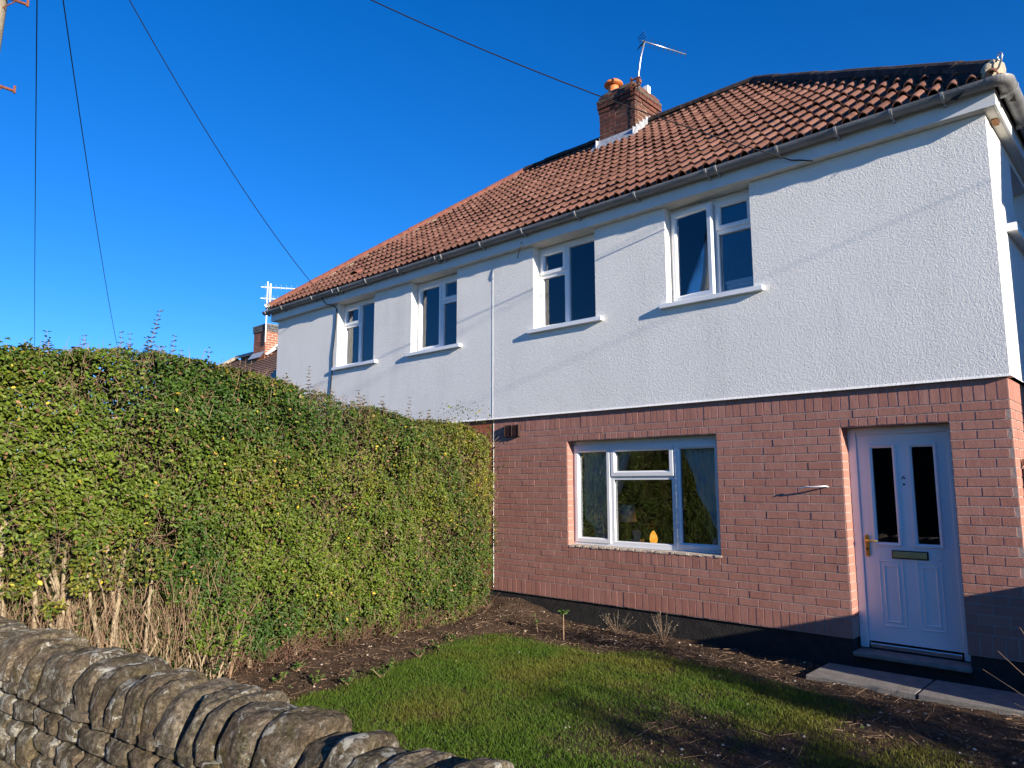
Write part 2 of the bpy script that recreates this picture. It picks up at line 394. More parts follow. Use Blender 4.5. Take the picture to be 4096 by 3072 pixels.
# drip edge at the foot of the render
mb.quad((XL,-.02,2.40), (.02,-.02,2.40), (.034,-.036,2.378), (XL,-.036,2.378)); mb.quad((XL,-.036,2.378), (.034,-.036,2.378), (.034,.05,2.372), (XL,.05,2.372))
# right-hand side wall with its window opening
so = (1.05, 2.0, 3.75, 4.47)
def sidewall(mb, x, x_in, z0, z1, ops):
    ys = sorted({-.02, 6.52, *[o[0] for o in ops], *[o[1] for o in ops]}); zs = sorted({z0, z1, *[o[2] for o in ops], *[o[3] for o in ops]})
    for i in range(len(ys)-1):
        for j in range(len(zs)-1):
            cy, cz = (ys[i]+ys[i+1])/2, (zs[j]+zs[j+1])/2
            if any(o[0] < cy < o[1] and o[2] < cz < o[3] for o in ops): continue
            mb.quad((x,ys[i],zs[j]), (x,ys[i+1],zs[j]), (x,ys[i+1],zs[j+1]), (x,ys[i],zs[j+1]))
    for a, b, c, d in ops:
        for p, q in (((a,c),(a,d)), ((b,c),(b,d)), ((a,c),(b,c)), ((a,d),(b,d))):
            mb.quad((x,*p), (x,*q), (x_in,*q), (x_in,*p))
sidewall(mb, .02, -.15, 2.40, ZE-.005, [so])
mb.quad((.02,-.02,2.40), (.02,6.52,2.40), (.034,6.5,2.378), (.034,-.036,2.378))
mb.quad((XL,-.02,2.40), (XL,6.52,2.40), (XL,6.52,ZE-.005), (XL,-.02,ZE-.005))
mb.quad((XL,6.52,0), (.02,6.52,0), (.02,6.52,ZE-.005), (XL,6.52,ZE-.005))
rw = mb.build('rendered_wall', 'render', house); tag(rw, 'white roughcast upper wall')
# side window
mb = MB(); sw = MB()
mb.box(-.15, -.1, so[0], so[0]+.07, so[2], so[3]).box(-.15, -.1, so[1]-.07, so[1], so[2], so[3]).box(-.15, -.1, so[0]+.07, so[1]-.07, so[2], so[2]+.07).box(-.15, -.1, so[0]+.07, so[1]-.07, so[3]-.07, so[3])
swin = mb.build('window', 'upvc', house, bevel=.004)
MB().quad((-.13, so[0]+.06, so[2]+.06), (-.13, so[1]-.06, so[2]+.06), (-.13, so[1]-.06, so[3]-.06), (-.13, so[0]+.06, so[3]-.06)).build('pane', 'glass', swin)
MB().box(-.1, .095, so[0]-.55, so[1]+.1, so[2]-.075, so[2]-.003).build('sill', 'trim', swin, bevel=.004)
MB().quad((-.3,.4,3.4), (-.3,2.2,3.4), (-.3,2.2,4.5), (-.3,.4,4.5)).build('inner_wall', 'room', house)
# brick-effect ground floor: backing of joint colour
GW = (-4.39, -2.478, .85, 2.05); DO = (-1.276, -.425, .14, 2.05)
mb = MB(); wall_plane(mb, XP, 0, .23, 2.372, .0034, .26, [GW, (DO[0], DO[1], .23, DO[3])])
mb.quad((-.006,.006,.23), (-.006,6.5,.23), (-.006,6.5,2.372), (-.006,.006,2.372))
bw = mb.build('brick_wall', 'mortar', house); tag(bw, 'pinkish stamped brick-effect wall')
mb = MB(); wall_plane(mb, XL, XP-.001, .23, 2.372, .0034, .26, []); mb.quad((XL,.006,.23), (XL,6.5,.23), (XL,6.5,2.372), (XL,.006,2.372))
bwl = mb.build('brick_wall', 'mortar', house); tag(bwl, 'redder brick wall of the left half')
mb = MB()
mb.box(XL, DO[0]-.01, .022, .4, -.12, .232).box(DO[0]-.01, DO[1]+.01, .03, .4, -.12, .10).box(DO[1]+.01, -.022, .022, .4, -.12, .232)
mb.box(-.05, -.02, .4, 6.4, -.12, .232)
mb.build('plinth', 'plinth', house, bevel=.006)
# bricks
PIT, CRS, J = .2075, .075, .0105
def brick_proto(seed):
    r = random.Random(seed); b = bmesh.new(); bmesh.ops.create_cube(b, size=1)
    for v in b.verts: v.co += Vector((r.uniform(-.006, .006), 0, r.uniform(-.012, .012)))
    bmesh.ops.bevel(b, geom=[e for e in b.edges if all(v.co.y < 0 for v in e.verts)], offset=.006, segments=1, affect='EDGES')
    me = bpy.data.meshes.new('brick'); b.to_mesh(me); b.free(); me.materials.append(M['brick']); return me
bp = [brick_proto(i) for i in range(6)]
bricks = []     # (x0,x1,z0,z1)
def sub(a, b, spans):
    out = [(a, b)]
    for s, e in spans:
        n = []
        for p, q in out:
            if e <= p or s >= q: n.append((p, q)); continue
            if p < s: n.append((p, s))
            if q > e: n.append((e, q))
        out = n
    return out
def row_bricks(r, xa, xb, first):
    zt = 2.2-(r-1)*CRS; zb = zt-CRS; spans = []
    if zb < GW[3]-.01 and zt > .70+.01: spans.append((GW[0], GW[1]))
    if r == 2: spans += [(GW[0], GW[1]), (DO[0], DO[1])]
    if zb < DO[3]-.01: spans.append((DO[0], DO[1]))
    x = first
    while x > xa-PIT:
        a, b = max(x, xa), min(x+PIT, xb)
        if b > a:
            for p, q in sub(a, b, spans):
                if q-p > .025: bricks.append((p, q, zb, zt))
        x -= PIT
for r in range(1, 25): row_bricks(r, XP, 0, -.125 if r % 2 else -.2375)
def soldiers(xa, xb, z0, z1, p=.0785):
    n = max(1, round((xb-xa)/p)); w = (xb-xa)/n
    for i in range(n): bricks.append((xa+i*w, xa+(i+1)*w, z0, z1))
soldiers(XP, 0, 2.2, 2.375); soldiers(GW[0], GW[1], 2.05, 2.125); soldiers(DO[0], DO[1], 2.05, 2.125); soldiers(GW[0], GW[1], .70, .85)
soldiers(XP, DO[0], .232, .40); soldiers(DO[1], 0, .232, .40)
bricks = [b for b in bricks if not (-5.37 < b[0] < -5.13 and -5.37 < b[1] < -5.13 and 2.14 < b[2] and b[3] < 2.29)]
def px_area(b):
    cx, cz = (b[0]+b[1])/2, (b[2]+b[3])/2; d = cam_depth((cx, 0, cz)); return (b[1]-b[0])*(b[3]-b[2])/d**2 * (1 if cam_in((cx, 0, cz)) else .01)
bricks.sort(key=px_area, reverse=True)
rest = MB(); unitv = None
for i, (a, b, c, d) in enumerate(bricks):
    yj = random.uniform(-.0015, .0015); me = bp[i % 6]
    ctr = ((a+b)/2, .0125+yj, (c+d)/2); sc = (b-a-J, .025, d-c-J)
    if i < 300: inst('brick', me, bw, ctr, scale=sc)
    else:
        rest.add([(v.co.x*sc[0]+ctr[0], v.co.y*sc[1]+ctr[1], v.co.z*sc[2]+ctr[2]) for v in me.vertices], [tuple(p.vertices) for p in me.polygons])
# returns: door and window reveals, right-hand corner
for r in range(3, 25):
    zt = 2.2-(r-1)*CRS
    if zt > .4: rest.box(DO[0]-.008, DO[0]+.004, .004, .165, zt-CRS+J/2, zt-J/2)
    if zt > .86: rest.box(GW[0]-.008, GW[0]+.004, .004, .115, zt-CRS+J/2, zt-J/2)
for r in range(1, 25):
    zt = 2.2-(r-1)*CRS; y = .004
    while y < 1.6:
        w = .1 if (r % 2 and y < .01) else PIT/2
        rest.box(-.012, .0, y, y+w-J, zt-CRS+J/2, zt-J/2); y += w
y = .004
while y < 1.6: rest.box(-.012, .0, y, y+.0785-J, 2.204, 2.37); rest.box(-.012, 0, y, y+.0785-J, .235, .396); y += .0785
tag(rest.build('bricks', 'brick', bw), kind='stuff')
lb = MB()
for r in range(1, 25):
    x = XP-.005-(PIT/2 if r % 2 else PIT); zt = 2.2-(r-1)*CRS; b_ = XP-.005
    while b_ > XL+.05: lb.box(max(x, XL), b_-J, 0, .02, zt-CRS+J/2, zt-J/2); b_ = x; x -= PIT
x = XP-.005
while x > XL+.1: lb.box(x-.0785+J, x, 0, .02, 2.204, 2.37); lb.box(x-.0785+J, x, 0, .02, .235, .396); x -= .0785
tag(lb.build('bricks', 'brick_left', bwl), kind='stuff')
# party bead
MB().box(XP-.003, XP+.003, -.006, .003, .25, 2.372).box(XP-.003, XP+.003, -.0245, -.0205, 2.376, ZE-.006).build('party_bead', 'trim', house)

# ---- windows
def pane(parent, x0, x1, z0, z1, y): 
    return MB().box(x0, x1, y, y+.006, z0, z1).build('pane', 'glass', parent)
def sash(parent, x0, x1, z0, z1, y, w=.055):
    o = MB().ring(x0, x1, z0, z1, w, y-.014, y+.03, .016).build('casement', 'upvc', parent)
    return o
def upper_window(i):
    a, b = UW[i]; y = .105; z1 = ZE-.035; z0 = ZS
    f = MB().ring(a+.002, b-.002, z0, z1, .058, y, y+.07, .01)
    tall_left = i in (1, 3); mxx = a+(b-a)*(.545 if tall_left else .46); zt = z0+(z1-z0)*.665
    f.box(mxx-.032, mxx+.032, y+.001, y+.069, z0+.05, z1-.05)
    sx0, sx1 = (mxx+.03, b-.055) if tall_left else (a+.055, mxx-.03)
    tx0, tx1 = (a+.055, mxx-.03) if tall_left else (mxx+.03, b-.055)
    f.box(sx0, sx1, y+.002, y+.068, zt-.03, zt+.03)
    # timber head strip under the soffit
    f.box(a+.003, b-.003, y+.012, y+.06, z1+.001, ZE-.008)
    w = f.build('window', 'upvc', house)
    sash(w, sx0-.022, sx1+.022, zt+.012, z1-.036, y)
    pane(w, sx0+.02, sx1-.02, zt+.055, z1-.08, y+.02)
    pane(w, sx0-.004, sx1+.004, z0+.05, zt-.025, y+.03)
    if i in (1, 3):
        if i == 3:                      # this casement stands ajar, hinged at the left
            x0, x1 = tx0-.022, tx1+.03; hx, hy = x0, y+.01
            s = MB().ring(x0, x1, z0+.03, z1-.035, .058, y-.03, y+.02, .016); g = MB().box(x0+.052, x1-.052, y-.004, y+.002, z0+.085, z1-.09)
            an = R(-6.5); ca, sa = math.cos(an), math.sin(an)
            for q in (s, g): q.v = [(hx+(p[0]-hx)*ca-(p[1]-hy)*sa, hy+(p[0]-hx)*sa+(p[1]-hy)*ca, p[2]) for p in q.v]
            so_ = s.build('casement', 'upvc', w); g.build('pane', 'glass', so_)
        else:
            sash(w, tx0-.022, tx1+.022, z0+.03, z1-.036, y); pane(w, tx0+.02, tx1-.02, z0+.075, z1-.08, y+.02)
    else:
        pane(w, tx0-.004, tx1+.004, z0+.05, z1-.05, y+.03)
    MB().box(a-.068, b+.108, -.075, .10, ZS-.05, ZS-.002).build('sill', 'upvc', w, bevel=.004)
    return w
for i in range(4): upper_window(i)
# ground-floor window
a, b, z0, z1 = GW; y = .115
f = MB().ring(a+.004, b-.002, z0+.006, z1-.055, .062, y, y+.07, .01)
f.box(a+.004, b-.002, y+.012, y+.07, z1-.054, z1-.001)
f.box(a+.004, b-.002, y-.028, y+.069, z0-.004, z0+.005)
X1, X2 = -3.845, -3.03
for xm in (X1, X2): f.box(xm-.035, xm+.035, y+.001, y+.069, z0+.055, z1-.105)
f.box(X1+.03, X2-.03, y+.002, y+.068, 1.595, 1.655)
gw = f.build('window', 'upvc', house)
sash(gw, a+.035, X1-.012, z0+.035, z1-.08, y); pane(gw, a+.085, X1-.06, z0+.085, z1-.13, y+.02)
sash(gw, X1+.005, X2-.005, 1.633, z1-.08, y, .06); pane(gw, X1+.06, X2-.06, 1.69, z1-.135, y+.02)
pane(gw, X1+.03, X2-.03, z0+.055, 1.60, y+.03)
sash(gw, X2+.012, b-.03, z0+.035, z1-.08, y); pane(gw, X2+.06, b-.085, z0+.085, z1-.13, y+.02)
mb = MB(); x = a+.02      # ragged mortar along the sill
while x < b-.02:
    w = random.uniform(.02, .06); d = random.uniform(.0, .018); zz = random.uniform(-.012, .0)
    mb.add([(x,-.004-d*.3,z0-.012+zz), (x+w,-.004-d*.3,z0-.012+zz*.5), (x+w,.09,z0-.008), (x,.09,z0-.008), (x,.012-d,z0+.003), (x+w,.012-d,z0+.003), (x+w,.09,z0+.008), (x,.09,z0+.008)],
        [(0,3,2,1),(4,5,6,7),(0,1,5,4),(1,2,6,5),(2,3,7,6),(3,0,4,7)]); x += w*.9
mb.build('sill_mortar', 'stack_mortar_far', gw)
# ---- front door
y = .165; a, b, z0, z1 = DO
f = MB(); f.box(a+.002, a+.072, y, y+.08, .145, z1-.001).box(b-.062, b-.002, y, y+.08, .145, z1-.001).box(a+.0721, b-.0621, y+.001, y+.08, z1-.068, z1-.002)
door = f.build('door', 'upvc', house, bevel=.006); tag(door, 'white front door with two narrow glazed panels')
lx0, lx1 = a+.074, b-.064; ly = y+.018
gl = [(-1.083, -.915, 1.045, 1.865), (-.765, -.597, 1.045, 1.865)]
pn = [(-1.085, -.89, .34, .895), (-.79, -.595, .34, .895)]
mb = MB(); wall_plane(mb, lx0, lx1, .205, z1-.07, ly, .045, gl); leaf = mb.build('door_leaf', 'upvc', door)
for q in gl:
    MB().ring(q[0]-.028, q[1]+.028, q[2]-.028, q[3]+.028, .03, ly-.012, ly+.01, .016).build('glazing_bead', 'upvc', leaf)
    MB().box(q[0], q[1], ly+.012, ly+.018, q[2], q[3]).build('pane', 'glass', leaf)
for q in pn:
    MB().ring(q[0], q[1], q[2], q[3], .02, ly-.006, ly+.006, .012).ring(q[0]+.038, q[1]-.038, q[2]+.038, q[3]-.038, .026, ly-.008, ly+.004, .02).build('panel_moulding', 'upvc', leaf)
MB().box(lx0+.01, lx1-.01, ly-.022, ly+.0, .15, .19).build('threshold', 'chrome', door, bevel=.006)
MB().box(a-.0, b+.02, -.045, y+.02, .10, .138).build('doorstep', 'concrete', door, bevel=.01)
MB().box(-.972, -.69, ly-.012, ly-.001, .915, .985).build('letterbox_surround', 'black_plastic', leaf, bevel=.003)
MB().box(-.962, -.70, ly-.02, ly-.0125, .925, .976).build('letterbox', 'brass_dull', leaf, bevel=.003)
mb = MB(); n = 10
pts = [(-1.165+.018*math.cos(t_), 1.09+.018*math.sin(t_)) for t_ in np.linspace(0, math.pi, n)] + [(-1.165+.018*math.cos(t_), .935+.018*math.sin(t_)) for t_ in np.linspace(math.pi, 2*math.pi, n)]
N = len(pts); mb.add([(x_, ly-.001, z_) for x_, z_ in pts]+[(x_, ly-.014, z_) for x_, z_ in pts], [tuple(range(N)), tuple(range(2*N-1, N-1, -1))]+[(i, (i+1) % N, N+(i+1) % N, N+i) for i in range(N)])
hp = mb.build('handle_plate', 'brass', leaf, bevel=.002)
MB().tube([(-1.165, ly-.012, 1.06), (-1.165, ly-.05, 1.06), (-1.15, ly-.058, 1.06), (-1.06, ly-.058, 1.058)], [.009, .009, .009, .006], 8).build('lever', 'brass', hp, smooth=True)
MB().lathe((0, 0, 0), [(.009, 0), (.009, .004)], 12).build('keyhole', 'black_plastic', hp)
kh = bpy.data.objects[[o.name for o in hp.children if o.name.startswith('keyhole')][0]]
kh.data.transform(Matrix.Translation(Vector((-1.165, ly-.0145, .985))-WL[hp.name]) @ Matrix.Rotation(R(90), 4, 'X') @ Matrix.Translation(WL[hp.name]))
def disc(name, x, z, r, mat, parent, yy, th=.004, n=24):
    m_ = MB(); c_ = [(x+r*math.cos(2*math.pi*k/n), z+r*math.sin(2*math.pi*k/n)) for k in range(n)]
    m_.add([(p, yy, q) for p, q in c_]+[(p, yy-th, q) for p, q in c_], [tuple(range(n)), tuple(range(2*n-1, n-1, -1))]+[(i, (i+1) % n, n+(i+1) % n, n+i) for i in range(n)])
    return m_.build(name, mat, parent)
disc('spyhole', -.838, 1.545, .009, 'black_plastic', leaf, ly-.001)
for dx, dz in ((-.009, 1.597), (.009, 1.597), (0, 1.610)): disc('number_mark', -.838+dx, dz, .0065, 'black_plastic', leaf, ly-.001, n=10)
pl = disc('door_marker', -.628, .957, .043, 'paper', None, ly-.001, .005, 40)  # disc added for a flat white dot that looks like an overlay
tag(pl, 'plain round white plaque on the front door beside the letterbox', 'marker')

# ---- rooms behind the windows
def room(x0, x1, y1, z0, z1, name='interior'):
    MB().quad((x0,.28,z0),(x1,.28,z0),(x1,y1,z0),(x0,y1,z0)).quad((x0,.28,z1),(x1,.28,z1),(x1,y1,z1),(x0,y1,z1)).quad((x0,y1,z0),(x1,y1,z0),(x1,y1,z1),(x0,y1,z1)).quad((x0,.28,z0),(x0,y1,z0),(x0,y1,z1),(x0,.28,z1)).quad((x1,.28,z0),(x1,y1,z0),(x1,y1,z1),(x1,.28,z1)).build(name, 'room', house)
room(-5.5, -1.6, 3.9, .15, 2.35); room(-1.5, -.15, 3.9, .15, 2.35)
room(-11, -7.8, 3.5, 2.55, 4.9); room(-7.75, -5.65, 3.5, 2.55, 4.9); room(-5.55, -3.45, 3.5, 2.55, 4.9); room(-3.4, -.4, 3.5, 2.55, 4.9)

# ---- eaves: fascia, soffit, gutter
FY, FX = -.112, .112
MB().box(XL-.11, FX, FY, FY+.02, ZE, ZE+.16).box(FX-.02, FX, FY+.021, 6.6, ZE, ZE+.16).box(XL-.11, XL-.09, FY+.021, 6.6, ZE, ZE+.16).build('fascia', 'trim', house)
MB().box(XL-.089, FX-.021, FY+.021, .14, ZE-.003, ZE+.006).box(.005, FX-.021, .141, 6.6, ZE-.003, ZE+.006).build('soffit', 'soffit', house)
MB().box(.035, .075, .14, .26, ZE-.022, ZE-.0035).build('soffit_vent', 'gate_wood', house)
GC = (-.178, 4.732); GR = .060       # gutter centre (Y,Z), radius
def half(cx, cz, r, k): return [(cx+r*math.cos(t_), cz+r*math.sin(t_)) for t_ in np.linspace(math.pi, 2*math.pi, k)]
gx0, gx1 = XL-.22, .19
mb = MB(); po = half(GC[0], GC[1], GR, 13); pi_ = half(GC[0], GC[1], GR-.005, 13)[::-1]; prof = po+pi_; n = len(prof)
mb.add([(x, p, q) for x in (gx0, gx1-.06) for p, q in prof], [(i, (i+1) % n, n+(i+1) % n, n+i) for i in range(n)]+[tuple(range(n)), tuple(range(2*n-1, n-1, -1))])
# stop end
mb.add([(gx0-.002, p, q) for p, q in po]+[(gx0-.012, p, q) for p, q in po], [tuple(range(13)), tuple(range(25, 12, -1))]+[(i, i+1, 14+i, 13+i) for i in range(12)]+[(0, 13, 25, 12)])
gut = mb.build('gutter', 'gutter', house, smooth=False)
# swept corner and side run
mb = MB(); cx, cy = gx1-.06, GC[0]+.06; rings = []
path = []
for t_ in np.linspace(-90, 0, 8): path.append((cx+.06*math.cos(R(t_)) , cy+.06*math.sin(R(t_)), math.cos(R(t_)), math.sin(R(t_))))
path = [(cx-.05, GC[0], 0, -1)]+path+[(cx+.06, 6.7, 1, 0)]
prof2 = [(math.cos(t_), math.sin(t_)) for t_ in np.linspace(math.pi, 2*math.pi, 13)]
vs = []
for (px, py, nx_, ny_) in path:
    for rr in (GR+.003, GR-.004):
        vs += [(px+nx_*rr*c_, py+ny_*rr*c_, GC[1]+rr*s_) for c_, s_ in (prof2 if rr > GR else prof2[::-1])]
n = 26; fs = [(i*n+k, i*n+(k+1) % n, (i+1)*n+(k+1) % n, (i+1)*n+k) for i in range(len(path)-1) for k in range(n)]+[tuple(range(n)), tuple((len(path)-1)*n+k for k in range(n-1, -1, -1))]
mb.add(vs, fs); mb.build('gutter_corner', 'gutter', gut)
def clip_mesh():
    m_ = MB(); o_ = half(0, 0, GR+.009, 13); i_ = half(0, 0, GR+.001, 13)[::-1]; pr = o_+i_; k = len(pr)
    m_.add([(x, p, q) for x in (-.011, .011) for p, q in pr], [(i, (i+1) % k, k+(i+1) % k, k+i) for i in range(k)]+[tuple(range(k)), tuple(range(2*k-1, k-1, -1))])
    m_.box(-.01, .01, .02, .06, -.085, -.045)
    return m_.mesh('bracket', 'gutter_clip')
cm = clip_mesh()
bx_ = [-.23, -.62, -1.08, -1.62, -2.25, -2.36, -3.22, -4.05, -4.9, -5.65, -6.42, -6.55, -7.4, -8.2, -8.95, -9.12, -9.75, -10.75, -11.33]
for x in bx_: inst('bracket', cm, gut, (x, GC[0], GC[1]))
for yy in (.02, .75, 1.6): inst('bracket', cm, gut, (gx1, yy, GC[1]), (0, 0, R(90)))

# ---- roof
EY, EZ, SL = -.170, 4.740, .806           # drip line and slope of the front pitch
RY = 3.25; RZ = EZ+(RY-EY)*SL
PA = math.atan(SL); cosA, sinA = math.cos(PA), math.sin(PA); LEN = (RY-EY)/cosA
hx1, hx0 = .165, XL-.175                   # hip feet
rx1, rx0 = hx1-(RY-EY), hx0+(RY-EY)        # ridge ends
mb = MB(); d0 = -.035
F = lambda x, y, z: (x, y, z+d0)
A_, B_ = F(hx0, EY, EZ), F(hx1, EY, EZ); C_, D_ = F(rx1, RY, RZ), F(rx0, RY, RZ); by = 2*RY-EY
E_, G_ = F(hx0, by, EZ), F(hx1, by, EZ)
mb.quad(A_, B_, C_, D_).add([B_, G_, C_], [(0,1,2)]).add([A_, D_, E_], [(0,1,2)]).quad(E_, D_, C_, G_)
roof = mb.build('roof', 'tile', house)
TW, GA, TL, RH = .276, .28, .37, .060      # tile width, gauge, length, roll height
def tile_profile():
    pts = []
    for k in range(2):
        o = k*.138
        pts += [(o, 0.), (o+.034, 0.)]
        for t_ in np.linspace(0, 1, 7): pts.append((o+.038+t_*.092, RH*math.sin(math.pi*t_)**.55 if 0 < t_ < 1 else .002))
    pts.append((.276, 0.)); return pts
TP = tile_profile()
def tile_bm():
    b = bmesh.new(); n = len(TP); th = .018; rows = []
    for (v_, dz) in ((.02, -.004), (0, .002), (.0, th), (.012, th+.003), (TL, th*.15)):
        rows.append([b.verts.new((x-TW/2, v_, z+dz)) for x, z in TP])
    for a_, c_ in zip(rows, rows[1:]):
        for i in range(n-1): b.faces.new((a_[i], a_[i+1], c_[i+1], c_[i]))
    return b
tb = tile_bm(); tile_me = bpy.data.meshes.new('tile'); tb.to_mesh(tile_me); tb.free(); tile_me.materials.append(M['tile'])
tile_me.polygons.foreach_set('use_smooth', [True]*len(tile_me.polygons))
RX = Matrix.Rotation(PA, 4, 'X')
tiles = []; cut = MB()
nrow = int(LEN/GA)+1
for k in range(nrow):
    s0 = k*GA
    if s0+.1 > LEN: continue
    j = 0; x = hx0-.05
    while x < hx1+TW:
        xc = x+TW/2; yb = EY+s0*cosA; zb = EZ+s0*sinA
        lo0 = hx0+s0*cosA; hi0 = hx1-s0*cosA; st_ = min(s0+TL, LEN)
        lo1 = hx0+st_*cosA; hi1 = hx1-st_*cosA
        wj = random.uniform(-.004, .004)
        mat4 = Matrix.Translation((xc, yb+random.uniform(-.006, .006), zb+random.uniform(0, .005)+.007*math.sin(xc*1.7+k*.9))) @ RX @ Matrix.Rotation(R(-4.6)+random.uniform(-.006, .006), 4, 'X') @ Matrix.Rotation(wj, 4, 'Z')
        if x > lo1 and x+TW < hi1 and s0+TL <= LEN+.02: tiles.append(mat4)
        elif x+TW > lo0 and x < hi0:
            b = bmesh.new(); b.from_mesh(tile_me); b.transform(mat4)
            for pc, pn_ in (((hx1, EY, 0), (1, 1, 0)), ((hx0, EY, 0), (-1, 1, 0)), ((0, RY, 0), (0, 1, 0))):
                g_ = b.verts[:]+b.edges[:]+b.faces[:]
                if g_: bmesh.ops.bisect_plane(b, geom=g_, plane_co=pc, plane_no=pn_, clear_outer=True)
            if b.faces:
                b.verts.index_update(); cut.add([tuple(v.co) for v in b.verts], [tuple(v.index for v in f_.verts) for f_ in b.faces])
            b.free()
        x += TW
def t_area(m_):
    p = m_.translation; return (1 if cam_in(p) else .01)/cam_depth(p)**2
tiles.sort(key=t_area, reverse=True)
for m_ in tiles[:300]:
    o = bpy.data.objects.new('tile', tile_me); COL.objects.link(o); o.parent = roof; WL[o.name] = m_.translation
    o.matrix_basis = Matrix.Translation(-WL[roof.name]) @ m_
tv = np.array([v.co for v in tile_me.vertices]); tf = [tuple(p.vertices) for p in tile_me.polygons]
for m_ in tiles[300:]:
    a4 = np.array(m_); cut.add([tuple(q) for q in tv @ a4[:3, :3].T + a4[:3, 3]], tf)
o = cut.build('tiles', 'tile', roof, smooth=True); tag(o, kind='stuff')
# other pitches get plain coursed tiling
def coursed(mb, A, B, C, D, rows, lift=.03):
    A, B, C, D = map(Vector, (A, B, C, D)); nn_ = (B-A).cross(D-A).normalized()
    if nn_.z < 0: nn_ = -nn_
    for k in range(rows):
        t0, t1 = k/rows, (k+1)/rows; p, q = A.lerp(D, t0), B.lerp(C, t0); r_2, s_ = A.lerp(D, t1), B.lerp(C, t1)
        mb.quad(p+nn_*lift, q+nn_*lift, s_+nn_*.004, r_2+nn_*.004); mb.quad(p-nn_*.002, q-nn_*.002, q+nn_*lift, p+nn_*lift)
mb = MB(); coursed(mb, (hx1, EY, EZ), (hx1, by, EZ), (rx1, RY, RZ), (rx1, RY, RZ), 16); coursed(mb, (hx0, by, EZ), (hx0, EY, EZ), (rx0, RY, RZ), (rx0, RY, RZ), 16); coursed(mb, (hx1, by, EZ), (hx0, by, EZ), (rx0, RY, RZ), (rx1, RY, RZ), 16)
mb.build('side_tiling', 'tile', roof)
# ridge and hip tiles on their mortar beds
def hip_tile_mesh(ln, r, mat):
    m_ = MB(); k = 9; o_ = [(r*math.cos(t_), r*math.sin(t_)) for t_ in np.linspace(-.1, math.pi+.1, k)]; i_ = [(p*.86, q*.86) for p, q in o_][::-1]; pr = o_+i_; n_ = len(pr)
    m_.add([(x, p*(1.03 if x == 0 else 1), q*(1.03 if x == 0 else 1)) for x in (0, ln) for p, q in pr], [(i, (i+1) % n_, n_+(i+1) % n_, n_+i) for i in range(n_)]+[tuple(range(n_)), tuple(range(2*n_-1, n_-1, -1))])
    return m_.mesh('hip_tile', mat, smooth=False)
def run_tiles(name, a, b, me, ln, parent, drop=.0):
    a, b = Vector(a), Vector(b); d = (b-a); L = d.length; d.normalize(); sd_ = Vector((0,0,1)).cross(d).normalized(); u_ = d.cross(sd_)
    n_ = max(1, int(L/ln)); stp = L/n_
    for i in range(n_):
        p = a+d*stp*i+u_*(drop+random.uniform(-.006, .006)); mm = Matrix.Identity(4)
        for r_3 in range(3): mm[r_3][0] = d[r_3]*stp/ln*1.0; mm[r_3][1] = sd_[r_3]; mm[r_3][2] = u_[r_3]; mm[r_3][3] = p[r_3]
        o = bpy.data.objects.new(name, me); COL.objects.link(o); o.parent = parent; WL[o.name] = p
        o.matrix_basis = Matrix.Translation(-WL[parent.name]) @ mm @ Matrix.Rotation(random.uniform(-.015, .015), 4, 'Z')
def bed(a, b, w, h_, mat, parent, n_=40, seed=0):
    """lumpy mortar bed under a run of hip or ridge tiles"""
    a, b = Vector(a), Vector(b); d = (b-a).normalized(); sd_ = Vector((0,0,1)).cross(d).normalized(); u_ = d.cross(sd_)
    def fn(u, v):
        an = (v-.5)*2; nz = mnoise.noise(Vector((u*30+seed, v*6, seed)))
        return tuple(a.lerp(b, u)+sd_*an*(w+.02*nz)+u_*(h_*(1-an*an)-.11*abs(an)*w/.14+.012*nz))
    return MB().grid(fn, n_, 8).build('mortar_bed', mat, parent, smooth=True)
hm_d = hip_tile_mesh(.46, .092, 'hip_dark'); hm_r = hip_tile_mesh(.46, .095, 'hip_red')
off = .035
run_tiles('hip_tile', (hx1-.06, EY+.06, EZ+.09), (rx1, RY, RZ+off), hm_d, .42, roof)
run_tiles('hip_tile', (hx0+.06, EY+.06, EZ+.09), (rx0, RY, RZ+off), hm_r, .42, roof)
run_tiles('ridge_tile', (rx0+.05, RY, RZ+off+.012), (-5.86, RY, RZ+off+.012), hm_d, .45, roof)
run_tiles('ridge_tile', (-5.1, RY, RZ+off+.012), (rx1-.05, RY, RZ+off+.012), hm_d, .45, roof)
bed((hx1-.05, EY+.05, EZ+.06), (rx1, RY, RZ+.01), .25, .09, 'mortar_dark', roof, 60, 1)
bed((hx0+.05, EY+.05, EZ+.05), (rx0, RY, RZ+.01), .17, .09, 'mortar_pale', roof, 60, 2)
bed((rx0, RY, RZ+.01), (-5.86, RY, RZ+.01), .16, .09, 'mortar_dark', roof, 40, 3); bed((-5.1, RY, RZ+.01), (rx1, RY, RZ+.01), .16, .09, 'mortar_dark', roof, 40, 4)
